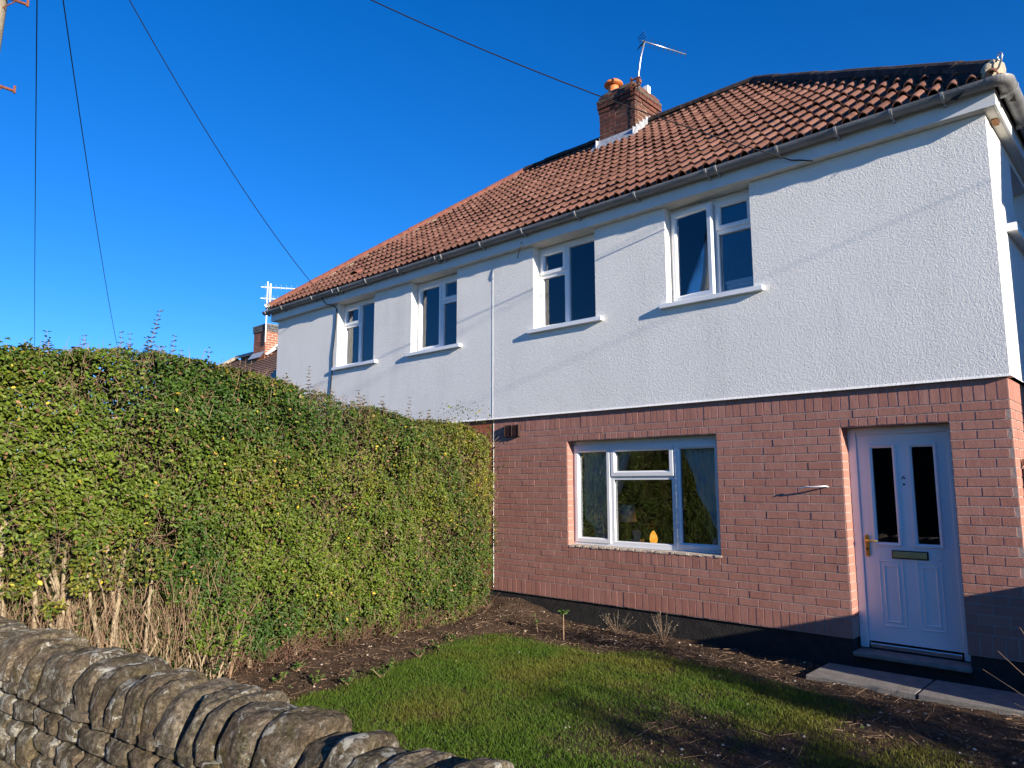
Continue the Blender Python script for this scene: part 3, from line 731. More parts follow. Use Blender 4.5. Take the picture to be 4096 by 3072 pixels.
# hip foot: mortared end and scrolled iron
for fx, sg in ((hx1, 1), (hx0, -1)):
    foot = Vector((fx-.05*sg, EY+.05, EZ+.075)); dd_ = Vector((sg, -1, -.55)).normalized()
    mb = MB().tube([foot-dd_*.05, foot+dd_*.02, foot+dd_*.035], [.098, .095, .07], 12); mb.v = [tuple(Vector(p)+Vector((mnoise.noise(Vector(p)*25), mnoise.noise(Vector(p)*25+Vector((5,0,0))), 0))*.012) for p in mb.v]
    mb.build('hip_end', 'mortar_pale', roof, smooth=True)
def hook(base, dx, dy, hh):
    b = Vector(base); o = Vector((dx, dy, 0)).normalized(); pts = [b-o*.10+Vector((0,0,-.03)), b+o*.02+Vector((0,0,0)), b+o*.06+Vector((0,0,hh*.6))]
    c_ = b+o*.045+Vector((0,0,hh)); 
    for t_ in np.linspace(0, 4.6, 8): pts.append(c_+o*.026*math.cos(t_-.3)+Vector((0,0,.026*math.sin(t_-.3)+.01)))
    MB().tube(pts, .008, 6).build('hip_iron', 'metal', roof, smooth=True)
hook((hx1-.02, EY+.02, EZ+.08), 1, -1, .07); hook((hx0+.02, EY+.02, EZ+.03), -1, -1, .10)
# small clay roof vent near the left eaves
def ventfn(u, v):
    an = math.pi*v; s0 = .42+u*.34; r_4 = .09*(1-u*.75)
    return (-9.02+math.cos(an)*r_4*1.2, EY+s0*cosA-math.sin(an)*r_4*sinA, EZ+s0*sinA+math.sin(an)*r_4*cosA+.02)
MB().grid(ventfn, 6, 10).build('roof_vent', 'hip_red', roof, smooth=True)

# ---- chimney
def stack(parent, x0, x1, y0, y1, z0, rows, bm_, mm_, crown=(), cap=None, CH=.075, BLn=.225):
    ztop = z0+rows*CH
    MB().box(x0+.008, x1-.008, y0+.008, y1-.008, z0-.9, ztop).build('stack_core', mm_, parent)
    for r in range(rows):
        e = .0; mt = bm_
        for lo, hi, ee, mt_ in crown:
            if lo <= r < hi: e = ee; mt = mt_
        zb = z0+r*CH
        for axis in range(2):
            a_, b_ = (x0-e, x1+e) if axis == 0 else (y0-e, y1+e)
            p = a_; first = BLn/2 if (r+axis) % 2 else BLn
            q = a_+first
            while p < b_-.01:
                q = min(q, b_)
                if b_-q < .05: q = b_
                for side in ((0, 1) if axis else (0, 1)):
                    if axis == 0:
                        y_ = y0-e if side == 0 else y1+e-.1
                        c_ = ((p+q)/2, y_+.05, zb+CH/2); s_ = (q-p-.015, .1, CH-.015); rot = 0
                    else:
                        x_ = x1+e-.1 if side == 0 else x0-e
                        c_ = (x_+.05, (p+q)/2, zb+CH/2); s_ = (.1, q-p-.015, CH-.015)
                    if (axis == 0 and side == 1) or (axis == 1 and side == 1): continue
                    o = inst('brick', unit_brick[mt][random.randrange(3)], parent, (c_[0]+random.uniform(-.003,.003), c_[1]+random.uniform(-.003,.003), c_[2]), scale=s_)
                p = q; q += BLn
    return ztop
unit_brick = {}
for mt in ('stack_brick', 'stack_brick_far', 'slate_brick'):
    unit_brick[mt] = []
    for i in range(3):
        b = bmesh.new(); bmesh.ops.create_cube(b, size=1)
        for v in b.verts: v.co *= random.uniform(.965, 1.02)
        me = bpy.data.meshes.new('brick'); b.to_mesh(me); b.free(); me.materials.append(M[mt]); unit_brick[mt].append(me)
cx0, cx1, cy0, cy1 = -5.84, -5.115, 2.80, 3.56
ch = MB().box(cx0+.02, cx1-.02, cy0+.02, cy1-.02, 6.6, 7.0).build('chimney', 'stack_mortar', house); tag(ch, 'weathered brown brick chimney stack')
zt = stack(ch, cx0, cx1, cy0, cy1, 6.95, 15, 'stack_brick', 'stack_mortar', crown=((11, 12, .014, 'stack_brick'), (12, 14, .028, 'stack_brick'), (14, 15, .006, 'stack_brick')))
MB().box(cx0-.031, cx1+.031, cy0-.031, cy1+.031, zt-.115, zt-.077).build('band', 'stack_cap', ch)
def flaunch(u, v):
    x = cx0-.015+(cx1-cx0+.03)*u; y_ = cy0-.015+(cy1-cy0+.03)*v; e = min(u, 1-u, v, 1-v)
    return (x, y_, zt+min(e*2.2, .34)*.34+.012*mnoise.noise(Vector((u*7, v*7, 2))) - (.09 if e == 0 else 0))
MB().grid(flaunch, 14, 14).build('flaunching', 'stack_cap', ch, smooth=True)
pc = (-5.68, 3.02, zt+.0)
MB().lathe(pc, [(.10, 0), (.115, .02), (.105, .05), (.092, .10), (.088, .20), (.09, .25)], 22).lathe((pc[0], pc[1], pc[2]+.255), [(.158, 0), (.165, .018), (.16, .035), (.12, .075), (.07, .10), (.03, .108), (.004, .11)], 22).build('chimney_pot', 'clay', ch, smooth=True)
MB().box(-5.24, -5.15, 3.26, 3.35, zt, zt+.17).build('flue', 'upvc', ch, bevel=.004)
# lead flashing: front apron, side steps and saddle
rz = lambda y_: EZ+(y_-EY)*SL+.045
mb = MB(); mb.quad((cx0-.06, cy0-.007, rz(cy0)+.12), (cx1+.03, cy0-.007, rz(cy0)+.12), (cx1+.04, cy0-.14, rz(cy0-.14)+.01), (cx0-.12, cy0-.14, rz(cy0-.14)+.01))
yy = cy0-.1
while yy < RY-.02:
    y2 = min(yy+.1, RY); zt_ = rz(y2)+.12
    for xs_, o_ in ((cx1+.006, .14), (cx0-.006, -.14)):
        mb.quad((xs_, yy, rz(yy)-.01), (xs_, y2, rz(y2)-.01), (xs_, y2, zt_), (xs_, yy, zt_-.02)); mb.quad((xs_, yy, rz(yy)), (xs_+o_, yy, rz(yy)-.002), (xs_+o_, y2, rz(y2)-.002), (xs_, y2, rz(y2)))
    yy = y2
mb.build('flashing', 'lead', ch)
# brown vent grille, drainpipe, dangling cables
mb = MB(); mb.box(-5.372, -5.128, -.03, -.0, 2.14, 2.29)
for k in range(10): mb.add([(-5.362,-.031,2.15+k*.0135), (-5.255,-.031,2.15+k*.0135), (-5.255,-.042,2.146+k*.0135), (-5.362,-.042,2.146+k*.0135), (-5.362,-.031,2.158+k*.0135), (-5.255,-.031,2.158+k*.0135)], [(0,1,2,3),(3,2,5,4)]); mb.add([(-5.245,-.031,2.15+k*.0135), (-5.138,-.031,2.15+k*.0135), (-5.138,-.042,2.146+k*.0135), (-5.245,-.042,2.146+k*.0135), (-5.245,-.031,2.158+k*.0135), (-5.138,-.031,2.158+k*.0135)], [(0,1,2,3),(3,2,5,4)])
for xx in (-5.372, -5.254, -5.136): mb.box(xx, xx+.008, -.045, -.0305, 2.142, 2.288)
mb.build('vent_grille', 'grille', house)
MB().tube([(.075, 2.6, 4.6), (.06, 2.6, 4.3), (.06, 2.6, .1)], .034, 10).build('drainpipe', 'black_plastic', house, smooth=True)

# ------------------------------------------------------------------ aerials, pole and wires
def aerial(root, mast, boom0, boom1, nel, up_el, mat='metal', refl=True):
    MB().tube(mast, .016, 8).build('mast', mat, root, smooth=True)
    a_, b_ = Vector(boom0), Vector(boom1); d = (b_-a_); s_ = Vector((0,0,1)).cross(d).normalized()
    MB().tube([a_, b_], .011, 8).build('boom', mat, root, smooth=True)
    for k in range(nel):
        p = a_.lerp(b_, .2+.8*k/(nel-1)); hl = .075-.02*k/nel
        MB().tube([p-up_el*hl, p+up_el*hl], .0045, 5).build('element', 'dark_metal', root)
    if refl:
        p0 = a_.lerp(b_, .03)
        for s in (-1, 1):
            for k in range(4):
                q = p0+Vector((0,0,s*(.03+.03*k)))-d.normalized()*.018*k
                MB().tube([q-s_*.10, q+s_*.10], .005, 5).build('reflector_rod', 'dark_metal', root)
        MB().box(-.02, .02, -.02, .02, -.03, .03).build('dipole_box', 'black_plastic', root)
        o = root.children[-1]; o.data.transform(Matrix.Translation(a_.lerp(b_, .13)-Vector((0,0,-.03)) - Vector((0,0,0))))
    return root
ta = empty('television_aerial', (-4.99, 2.74, 7.9), 'grey television aerial with short rods on a bent mast fixed to the brown chimney', 'aerial')
aerial(ta, [(-4.985, 2.72, 7.86), (-4.985, 2.72, 8.12), (-4.95, 2.74, 8.4), (-4.89, 2.78, 8.70)], (-4.91, 2.72, 8.69), (-4.55, 3.5, 8.65), 9, (Vector((0,0,1))*.85+Vector((.75,-.35,0))*.5).normalized())
MB().box(-5.12, -4.95, 2.70, 2.72, 7.93, 7.955).box(-5.12, -4.95, 2.70, 2.72, 8.06, 8.085).box(-5.135, -5.105, 2.7, 2.72, 7.9, 8.12).box(-5.02, -4.95, 2.69, 2.755, 7.98, 8.04).build('clamp', 'rust', ta)
MB().tube([(-4.99, 2.7, 8.0), (-5.06, 2.765, 7.8), (-5.07, 2.77, 7.55), (-5.06, 2.765, 7.35)], .006, 5).build('lead_cable', 'cable', ta)
def wire(name, a_, b_, sag, label, r=.006, n=28, cat='cable', group=None, mat='cable'):
    a_, b_ = Vector(a_), Vector(b_)
    o = MB().tube([a_.lerp(b_, t_)-Vector((0,0,4*sag*t_*(1-t_))) for t_ in np.linspace(0, 1, n)], r, 5).build(name, mat, None, loc=a_)
    return tag(o, label, cat, group)
def pix(x, y, t_):   # used once to find where the distant wires run
    return CAM+((x-2048)/2892.65*r1+(1536-y)/2892.65*u1+fw)*t_
PT = Vector((-6.62, -5.32, 7.95))
wire('overhead_wire', PT+Vector((.05,.02,-.05)), (-1.53, -.125, 4.60), .30, 'black overhead wire running across the sky past the chimney to the right eaves')
wire('overhead_wire', PT+Vector((.03,.03,-.12)), (-9.50, -.19, 4.72), .32, 'black overhead wire sloping down the sky to the left eaves bracket')
wire('overhead_wire', PT+Vector((.0,.05,-.1)), (-31.0, 3.84, 6.6), .35, 'thin overhead wire slanting down behind the hedge left of the far chimney', .008)
wire('overhead_wire', PT+Vector((-.03,.05,-.05)), (-33.6, 1.42, 6.6), .2, 'upright-looking overhead wire nearest the left edge of the sky', .008)
pole = empty('telegraph_pole', (-8.2, -5.5, 0), 'weathered wooden telegraph pole with rusty climbing steps at the upper left corner', 'pole')
pb = Vector((-8.24, -5.51, -.1)); pd = (Vector((-6.77, -5.41, 8.1))-pb)
MB().tube([pb+pd*t_ for t_ in np.linspace(0, 1, 10)], [.155-.03*t_ for t_ in np.linspace(0, 1, 10)], 18).build('shaft', 'pole_wood', pole, smooth=True)
for zq, sd_ in ((5.36, 1), (6.2, 1), (7.0, 1), (5.75, -1), (6.6, -1)):
    c_ = pb+pd*((zq+.1)/8.2); o_ = Vector((.72, .69, 0))*sd_; e = c_+o_*.36
    MB().tube([c_+o_*.1+Vector((0,0,.05)), c_+o_*.2+Vector((0,0,.03)), e-Vector((0,0,.03))], .014, 6).tube([e-Vector((0,0,.05)), e+Vector((0,0,.025))], .012, 6).tube([c_+o_*.12-Vector((0,0,.06)), c_+o_*.24+Vector((0,0,.005))], .006, 5).build('step', 'rust', pole)
# wall cable of the left half
o = MB().tube([(-9.50,-.19,4.70), (-9.49,-.15,4.62), (-9.42,-.14,4.55), (-9.30,-.06,4.52), (-9.26,-.035,4.46), (-9.27,-.035,4.2), (-9.32,-.033,3.9), (-9.345,-.035,3.7), (-9.345,-.033,3.45), (-9.37,-.035,3.1), (-9.41,-.033,2.7), (-9.41,-.03,2.45)], .009, 6).build('wall_cable', 'cable', None, smooth=True, loc=(-9.41,0,2.45))
tag(o, 'black cable clipped down the white wall left of the leftmost window', 'cable')
o = MB().tube([(-4.98,-.13,4.60), (-4.985,-.14,4.54), (-5.02,-.14,4.46), (-5.05,-.13,4.40)], .006, 5).build('cable_end', 'cable', None, loc=(-5,0,4.5))
tag(o, 'short black cable end dangling from the gutter above the middle window', 'cable')
o = MB().tube([(-1.53,-.125,4.60), (-1.42,-.12,4.565), (-1.33,-.116,4.53)], .006, 5).build('cable_end', 'cable', None, loc=(-1.4,0,4.5))
tag(o, 'black wire end fixed to the fascia above the blank upper wall', 'cable')
o = MB().tube([(-1.41,-.0,1.525), (-1.42,-.04,1.53), (-1.47,-.05,1.527), (-1.53,-.055,1.522), (-1.58,-.05,1.525), (-1.63,-.045,1.515), (-1.67,-.045,1.495)], [.006,.007,.008,.007,.007,.006,.004], 6).build('loose_wire', 'upvc', None, smooth=True, loc=(-1.4,0,1.5))
tag(o, 'loose white wire sticking out of the brick wall left of the door', 'wire')

# ------------------------------------------------------------------ things behind the glass
def curtain(name, prof, y, label, group=None, folds=9, amp=.022, parent=None):
    """prof: list of (z, x_left, x_right) from top to bottom"""
    zs = [p[0] for p in prof]; 
    def fn(u, v):
        z = zs[0]+(zs[-1]-zs[0])*v
        i = 0
        while i < len(prof)-2 and z < prof[i+1][0]: i += 1
        t_ = (prof[i][0]-z)/(prof[i][0]-prof[i+1][0]); t_ = t_*t_*(3-2*t_)
        xl = prof[i][1]*(1-t_)+prof[i+1][1]*t_; xr = prof[i][2]*(1-t_)+prof[i+1][2]*t_
        return (xl+(xr-xl)*u, y+amp*math.sin(u*folds*6.283+2*math.sin(v*3))*(.5+.5*(xr-xl)/.4), z)
    o = MB().grid(fn, folds*6, 14).build(name, 'curtain', None, smooth=True, loc=((prof[0][1]+prof[0][2])/2, y, zs[-1]))
    return tag(o, label, 'curtain', group)
curtain('curtain', [(2.0,-4.32,-3.62), (1.6,-4.32,-3.75), (1.15,-4.3,-3.98), (1.0,-4.12,-4.02), (.92,-4.16,-3.98), (.5,-4.25,-3.95)], .215, 'white curtain tied back at the left of the ground-floor window')
curtain('curtain', [(2.0,-3.0,-2.45), (1.5,-2.84,-2.45), (1.15,-2.66,-2.45), (.98,-2.55,-2.46), (.5,-2.6,-2.45)], .215, 'white curtain swept to the right of the ground-floor window')
for (xa, xb, lab) in ((-9.2,-8.82,'white curtain at the left of the leftmost upper window'), (-7.24,-6.82,'white curtain in the tall casement of the second upper window'), (-4.86,-4.46,'white curtain at the left of the third upper window'), (-2.93,-2.52,'white curtain in the open casement of the rightmost upper window')):
    curtain('curtain', [(4.5,xa,xb), (3.9,xa,xb-.02), (3.5,xa,xb-.1), (3.3,xa,xb-.1)], .22, lab, folds=5)
lp = empty('table_lamp', (-3.85, .62, .3), 'table lamp with pale drum shade behind the ground-floor window', 'lamp')
MB().lathe((-3.85,.40,1.12), [(.125,0),(.10,.19)], 24).build('lamp_shade', 'cloth', lp, smooth=True)
MB().lathe((-3.85,.40,.74), [(.07,0),(.07,.02),(.012,.04),(.012,.40)], 14).build('lamp_base', 'brass_dull', lp, smooth=True)
sl = empty('salt_lamp', (-3.55, .50, .72), 'small glowing orange salt lamp on the ground-floor window ledge', 'lamp')
pr_ = [(.03,0),(.042,.03),(.045,.06),(.036,.10),(.022,.135),(.006,.15)]
mb = MB().lathe((-3.55,.5,.87), pr_, 9); mb.v = [(a_+random.uniform(-.004,.004), b_+random.uniform(-.004,.004), c_) for a_, b_, c_ in mb.v]
mb.build('lamp_rock', 'salt_lamp', sl); MB().lathe((-3.55,.5,.852), [(.05,0),(.05,.018)], 16).build('lamp_stand', 'gate_wood', sl)
ld = bpy.data.lights.new('salt_lamp_light', 'POINT'); ld.energy = .07; ld.color = (1,.45,.1); ld.shadow_soft_size = .05
lo = bpy.data.objects.new('salt_lamp_light', ld); link(lo, sl, (-3.55,.46,1.08))
o = MB().box(-4.3,-2.5,.42,.72,.80,.85).build('window_ledge', 'gate_wood', house, bevel=.004)
o = MB().box(-3.82,-3.70,.44,.54,.852,.92).add([(-3.80,.48,.92),(-3.72,.48,.92),(-3.69,.46,1.0),(-3.75,.5,1.03),(-3.82,.47,1.01)], [(0,1,2,3,4)]).build('tissue_box', 'paper', None, loc=(-3.76,.49,.85))
tag(o, 'tissue box with a tissue pulled up inside the ground-floor window', 'tissue box')
dv = empty('dried_twigs', (-2.9,.5,.85), 'dried branching twigs standing in the right of the ground-floor window', 'dried plant')
mb = MB()
for k in range(16):
    a_ = random.uniform(-.5,.25); mb.tube([(-2.78,.5,.85), (-2.78+a_*.25,.48,1.1), (-2.78+a_*.6+random.uniform(-.03,.03),.47,random.uniform(1.3,1.6))], [.004,.003,.0015], 4)
mb.build('twig', 'straw', dv); MB().lathe((-2.78,.5,.852), [(.03,0),(.045,.04),(.03,.12)], 14).build('vase', 'paper', dv, smooth=True)
tw = empty('towel_stack', (-2.3,.3,3.47), 'stack of folded white towels inside the rightmost upper window', 'towels')
for k in range(4): MB().box(-2.42+random.uniform(-.02,.02)+.01*k, -2.06, .20, .42, 3.475+k*.045, 3.517+k*.045).build('towel', 'cloth', tw, bevel=.014)
o = MB().grid(lambda u, v: (-2.75+.30*u, .22+.12*v, 3.47+.17*math.sin(math.pi*v)**.5*math.sin(math.pi*(u*.9+.05))**.7), 14, 10).build('pillow', 'cloth', None, smooth=True, loc=(-2.6,.3,3.47))
tag(o, 'white pillow on the sill of the rightmost upper window', 'pillow')

# ------------------------------------------------------------------ front garden wall
def wy(x): return -5.02+.12*x
WA = math.atan(.12); ux = Vector((math.cos(WA), math.sin(WA), 0)); vx = Vector((-math.sin(WA), math.cos(WA), 0))   # along, inward
W0 = Vector((0, wy(0), 0))
gwall = empty('stone_garden_wall', (-2.5, wy(-2.5), -.1), 'low old dry-stone garden wall with rounded upright coping stones in the foreground', 'wall')
MB_core = MB(); c_ = []
for s_ in (-6.5, 1.75):
    for v_ in (-.14, .14):
        for z in (-.12, .57): c_.append(tuple(W0+ux*s_+vx*v_+Vector((0,0,z))))
MB_core.add(c_, [(0,1,3,2),(4,6,7,5),(0,4,5,1),(2,3,7,6),(0,2,6,4),(1,5,7,3)]).build('core', 'wall_core', gwall)
def cut_stone(pts, ctr, r, n_, dep):
    """knock flat broken faces off a stone"""
    for _ in range(n_):
        d = Vector((r.uniform(-.8, .8), r.uniform(-1, .6), r.uniform(-.2, 1))).normalized()
        h0 = max((p-ctr).dot(d) for p in pts); lim = h0*(1-r.uniform(*dep))
        for i, p in enumerate(pts):
            e = (p-ctr).dot(d)
            if e > lim: pts[i] = p-d*(e-lim)*.94
def coping(s0, th, hgt, hw, z0, lean, seed, tw_):
    r = random.Random(seed); npf, nt_ = 26, 10
    prof = []
    e = r.uniform(.42, .68); skew = r.uniform(-.025, .035)
    for i in range(npf+1):
        a_ = math.pi*i/npf; ca, sa = math.cos(a_), math.sin(a_)
        prof.append((-hw*math.copysign(abs(ca)**e, ca)+skew*sa, hgt*abs(sa)**e))
    vs = []; off_ = Vector((seed*3.7, seed*1.3, 0)); raw = []
    chip = [(r.uniform(0, 1), r.uniform(.02, .05)) for _ in range(2)]
    for j in range(nt_+1):
        u = j/nt_; ed = 1-.10*abs(2*u-1)**10-.01*abs(2*u-1)**2
        for i, (v_, z) in enumerate(prof):
            p = Vector(((u-.5)*th, v_*ed, z*ed))
            q_ = Vector((p.x*1.25, p.y, p.z))
            nn_ = mnoise.fractal(q_*13+off_, .8, 2.2, 5); n2_ = mnoise.noise(p*4.2+off_*2)
            rd = 1-abs(mnoise.noise(Vector((p.x*8+p.z*3, p.y*6, p.z*7))+off_*.7))
            k_ = 1+.030*nn_+.05*n2_+.05*(rd-.75)
            p = Vector((p.x*(1+.08*nn_)+.022*n2_*abs(2*u-1), p.y*k_, p.z*(k_+.03*nn_)))
            raw.append(p)
    cut_stone(raw, Vector((0, 0, hgt*.45)), r, 11, (.03, .16))
    for p in raw:
        x_ = p.x+lean*p.z+tw_*p.y; vs.append(W0+ux*(s0+x_)+vx*p.y+Vector((0,0,z0+p.z)))
    n_ = npf+1; fs = [(j*n_+i, j*n_+i+1, (j+1)*n_+i+1, (j+1)*n_+i) for j in range(nt_) for i in range(npf)]
    fs += [tuple(range(n_)), tuple(nt_*n_+i for i in range(n_-1, -1, -1))]+[(j*n_, (j+1)*n_, (j+1)*n_+npf, j*n_+npf) for j in range(nt_)]
    m_ = MB(); m_.add(vs, fs); o = m_.build('coping_stone', 'stone', gwall, smooth=False)
    return o
s_ = -5.6; i = 0
while s_ < 1.7:
    th = random.choice((.09,.11,.13,.15,.17,.19,.22))*random.uniform(.9,1.1)
    coping(s_+th/2, th*1.07, random.uniform(.175,.222), random.uniform(.148,.180), .548-.010*(s_+4.3)+random.uniform(-.010,.010), random.uniform(-.05,.22), i+1, random.uniform(-.09,.09))
    s_ += th; i += 1
def rubble(s0, s1, z0, z1, seed, dep=.06):
    r = random.Random(seed+99); nu, nv = 8, 5; vs = []
    cor = [(r.uniform(0,.02), r.uniform(0,.018)) for _ in range(4)]; bul = r.uniform(.004,.02); off_ = Vector((seed*2.1, 0, seed*.7))
    def P(u, v, d):
        x = s0+(s1-s0)*u; z = z0+(z1-z0)*v
        nn_ = mnoise.fractal(Vector((x*7, z*9, seed)), .9, 2.1, 4)
        ed = max(abs(2*u-1)**6, abs(2*v-1)**6)
        cx_ = (s0+s1)/2+(x-(s0+s1)/2)*(1-.03*abs(2*v-1)**3); cz_ = (z0+z1)/2+(z-(z0+z1)/2)*(1-.04*abs(2*u-1)**3)
        cx_ += .012*mnoise.noise(Vector((z*14, seed, 0))); cz_ += .010*mnoise.noise(Vector((x*12, seed, 3)))
        out = -.165-bul*(1-ed)-.012*nn_+.022*ed+d
        return W0+ux*cx_+vx*out+Vector((0,0,cz_))
    for d in (0., dep):
        for a_ in range(nu+1):
            for b_ in range(nv+1): vs.append(P(a_/nu, b_/nv, d))
    n_ = nv+1; q = (nu+1)*n_
    fs = [(a_*n_+b_, (a_+1)*n_+b_, (a_+1)*n_+b_+1, a_*n_+b_+1) for a_ in range(nu) for b_ in range(nv)]
    rim = [a_*n_ for a_ in range(nu)]+[nu*n_+b_ for b_ in range(nv)]+[a_*n_+nv for a_ in range(nu, 0, -1)]+[b_ for b_ in range(nv, 0, -1)]
    fs += [(rim[k], rim[(k+1) % len(rim)], q+rim[(k+1) % len(rim)], q+rim[k]) for k in range(len(rim))]
    m_ = MB(); m_.add(vs, fs); m_.build('wall_stone', 'stone', gwall, smooth=False)
z = -.1; rows = [.25, .23, .11]; i = 0
for hgt in rows+[.065]:
    s_ = -5.8+random.uniform(0,.2)
    while s_ < 1.6:
        w = random.uniform(.14,.30) if hgt > .15 else random.uniform(.12,.30)
        if hgt > .13 and random.random() < .22:
            k_ = random.uniform(.4,.6); rubble(s_+.006, s_+w-.006, z+.004, z+hgt*k_-.004, i); rubble(s_+.006, s_+w-.006, z+hgt*k_+.004, z+hgt-.004, i+500)
        else: rubble(s_+.006, s_+w-.006, z+.004, z+hgt-.004+random.uniform(-.006,.008), i)
        s_ += w; i += 1
    z += hgt

# ------------------------------------------------------------------ privet hedge
hedge = empty('privet_hedge', (-5.2, -3, 0), 'tall clipped privet hedge with bare pale stems at its left foot', 'hedge')
HY = np.array([-5.75,-5.4,-4.6,-3.6,-2.4,-1.2,-.7,-.4]); HX = np.array([-4.60,-4.58,-4.60,-4.70,-4.92,-5.06,-5.10,-5.16]); HT = np.array([2.46,2.52,2.58,2.50,2.35,2.26,2.21,2.10])
hX = lambda y: np.interp(y, HY, HX); hT = lambda y: np.interp(y, HY, HT)+(vnoise(y, y*0, 1.7, 4)-.5)*.08
def hbot(y): return np.interp(y, [-5.8,-5.3,-4.9,-4.45,-4.1,-3.6,-.9,-.45], [.52,.52,.48,.42,.26,.08,.05,.2])+(vnoise(y, y*0, 5., 8)-.5)*.34
N = 175000
def hedge_pts(N):
    face = rng.choice(4, N, p=[.66,.17,.11,.06]); y = rng.uniform(-5.72, -.36, N); y = np.where(y > -.75, y+(vnoise(y*0, rng.random(N)*2.3, 4., 46)-.5)*.12, y)
    zt_ = hT(y); zb_ = hbot(y); z = zb_+(zt_-zb_)*rng.random(N)
    bul = (fbm(y, z, 1.6, 31)-.5)*.26 + (fbm(y, z, 5., 33)-.5)*.24 + (vnoise(y, z, 15., 35)-.5)*.10
    dd = np.where(rng.random(N) < .72, rng.exponential(.045, N), rng.uniform(.03, .42, N))
    k = np.clip((z-(zt_-.30))/.30, 0, 1); rnd_ = .26*(1-np.sqrt(np.maximum(1-k*k, 0)))
    kb = np.clip(((zb_+.35)-z)/.35, 0, 1); rnd_ = rnd_+.10*kb*kb
    ke = np.clip((y+.75)/.37, 0, 1); rnd_ = rnd_+.18*(1-np.sqrt(np.maximum(1-ke*ke, 0)))
    X = hX(y)+bul-dd-rnd_; Y = y.copy(); Z = z.copy(); NN = np.stack([np.ones(N), np.zeros(N), .25+.9*k], 1)
    f = face == 1; xt = hX(y)-.16-rng.random(N)*.75; X = np.where(f, xt, X); Z = np.where(f, zt_-np.abs(dd)*.8+(fbm(xt, y, 3., 40)-.5)*.12, Z); NN[f] = (0.2, 0, 1)
    f = face == 2; yy_ = -5.72+dd*.8+(fbm(z, y*0, 2., 41)-.5)*.12+rnd_*.6; xs = -4.68-rng.random(N)*.9; X = np.where(f, xs, X); Y = np.where(f, yy_, Y); NN[f] = (.2,-1,.2)
    f = face == 3; xs = -5.2-rng.random(N)*.75; X = np.where(f, xs, X); Y = np.where(f, -.40-dd*.8-rnd_*.6+(fbm(xs, z, 3.5, 44)-.5)*.30, Y); NN[f] = (.3,1,.2)
    # thin patches
    g = fbm(Y, Z, 2.4, 50); keep = rng.random(N) < np.clip((g-.30)*5, .22, 1)
    low = (Y < -4.2) & (Z < 1.62); gl_ = vnoise(Y, Z, 4.5, 60)
    keep &= ~(low & (gl_ < np.interp(Z, [.35,.85,1.45], [.80,.52,.0])))
    return np.stack([X, Y, Z], 1)[keep], nrm(NN[keep]), dd[keep]
P, NN, dd = hedge_pts(N); n = len(P)
Nn = nrm(NN*.85+np.array([.25,-.12,.42])+rng.normal(0, .52, (n, 3)))
T = nrm(rng.normal(0, 1, (n, 3))+np.array([.35,0,.35]))
depth_f = np.hypot(P[:,0]-CAM.x, P[:,1]-CAM.y)
ln = rng.uniform(.018, .038, n)*np.interp(P[:,1], [-5.5,-3.5,-.5], [1.10,1.0,.92]); wd = ln*rng.uniform(.48,.66, n)
def leafcols(P, a=None):
    n = len(P); g = fbm(P[:,1], P[:,2], 1.5, 70); g2 = fbm(P[:,1], P[:,2], .8, 77)
    dark = np.array([.036,.080,.010]); mid = np.array([.105,.148,.014]); oli = np.array([.185,.172,.022])
    t_ = np.clip((g-.30)*2.4+rng.normal(0,.24,n), 0, 1)[:,None]; c_ = dark*(1-t_)+mid*t_
    t2 = np.clip((g2-.46)*3.2+rng.normal(0,.30,n)-.25*np.clip((P[:,1]+2.3)/1.2,0,1), 0, 1)[:,None]; c_ = c_*(1-t2)+oli*t2
    u = rng.random(n); pt = np.clip(.008+.06*(g2-.4), .004, .03)
    c_[u < pt] = np.array([.42,.32,.035]); k_ = (u > .975); c_[k_] = np.array([.20,.105,.05])
    k_ = (u > .95) & (u < .963); c_[k_] = np.array([.24,.15,.09])
    return c_*rng.uniform(.5,1.3,(n,1))
tag(np_obj('foliage', leaves(P, Nn, T, ln, wd), LEAF_F, 'leaf', leafcols(P), hedge), kind='stuff')
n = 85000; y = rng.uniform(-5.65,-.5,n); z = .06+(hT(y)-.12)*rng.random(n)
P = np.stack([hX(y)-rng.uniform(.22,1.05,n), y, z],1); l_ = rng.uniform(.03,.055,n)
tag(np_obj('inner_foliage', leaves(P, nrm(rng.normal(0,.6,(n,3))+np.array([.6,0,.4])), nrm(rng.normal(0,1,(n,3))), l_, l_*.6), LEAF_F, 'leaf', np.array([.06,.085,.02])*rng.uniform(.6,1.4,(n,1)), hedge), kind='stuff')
# inner twigs
n = 12000; y = rng.uniform(-5.7,-.42,n); z = hbot(y)*.6+(hT(y)-hbot(y)*.6)*rng.random(n)
P0 = np.stack([hX(y)-rng.uniform(-.02,.3,n)+(fbm(y,z,1.6,31)-.5)*.26+(fbm(y,z,5.,33)-.5)*.24, y, z], 1); D = nrm(np.stack([rng.normal(.35,.5,n), rng.normal(0,.55,n), rng.normal(.55,.5,n)],1)); L = rng.uniform(.04,.14,n)
kt = np.clip((z-(hT(y)-.3))/.3,0,1); P0[:,0] -= .26*(1-np.sqrt(np.maximum(1-kt*kt,0))); 
tag(np_obj('twigs', twigs(P0, P0+D*L[:,None], rng.uniform(.0012,.0028,n)), TWIG_F, 'twig', None, hedge), kind='stuff')
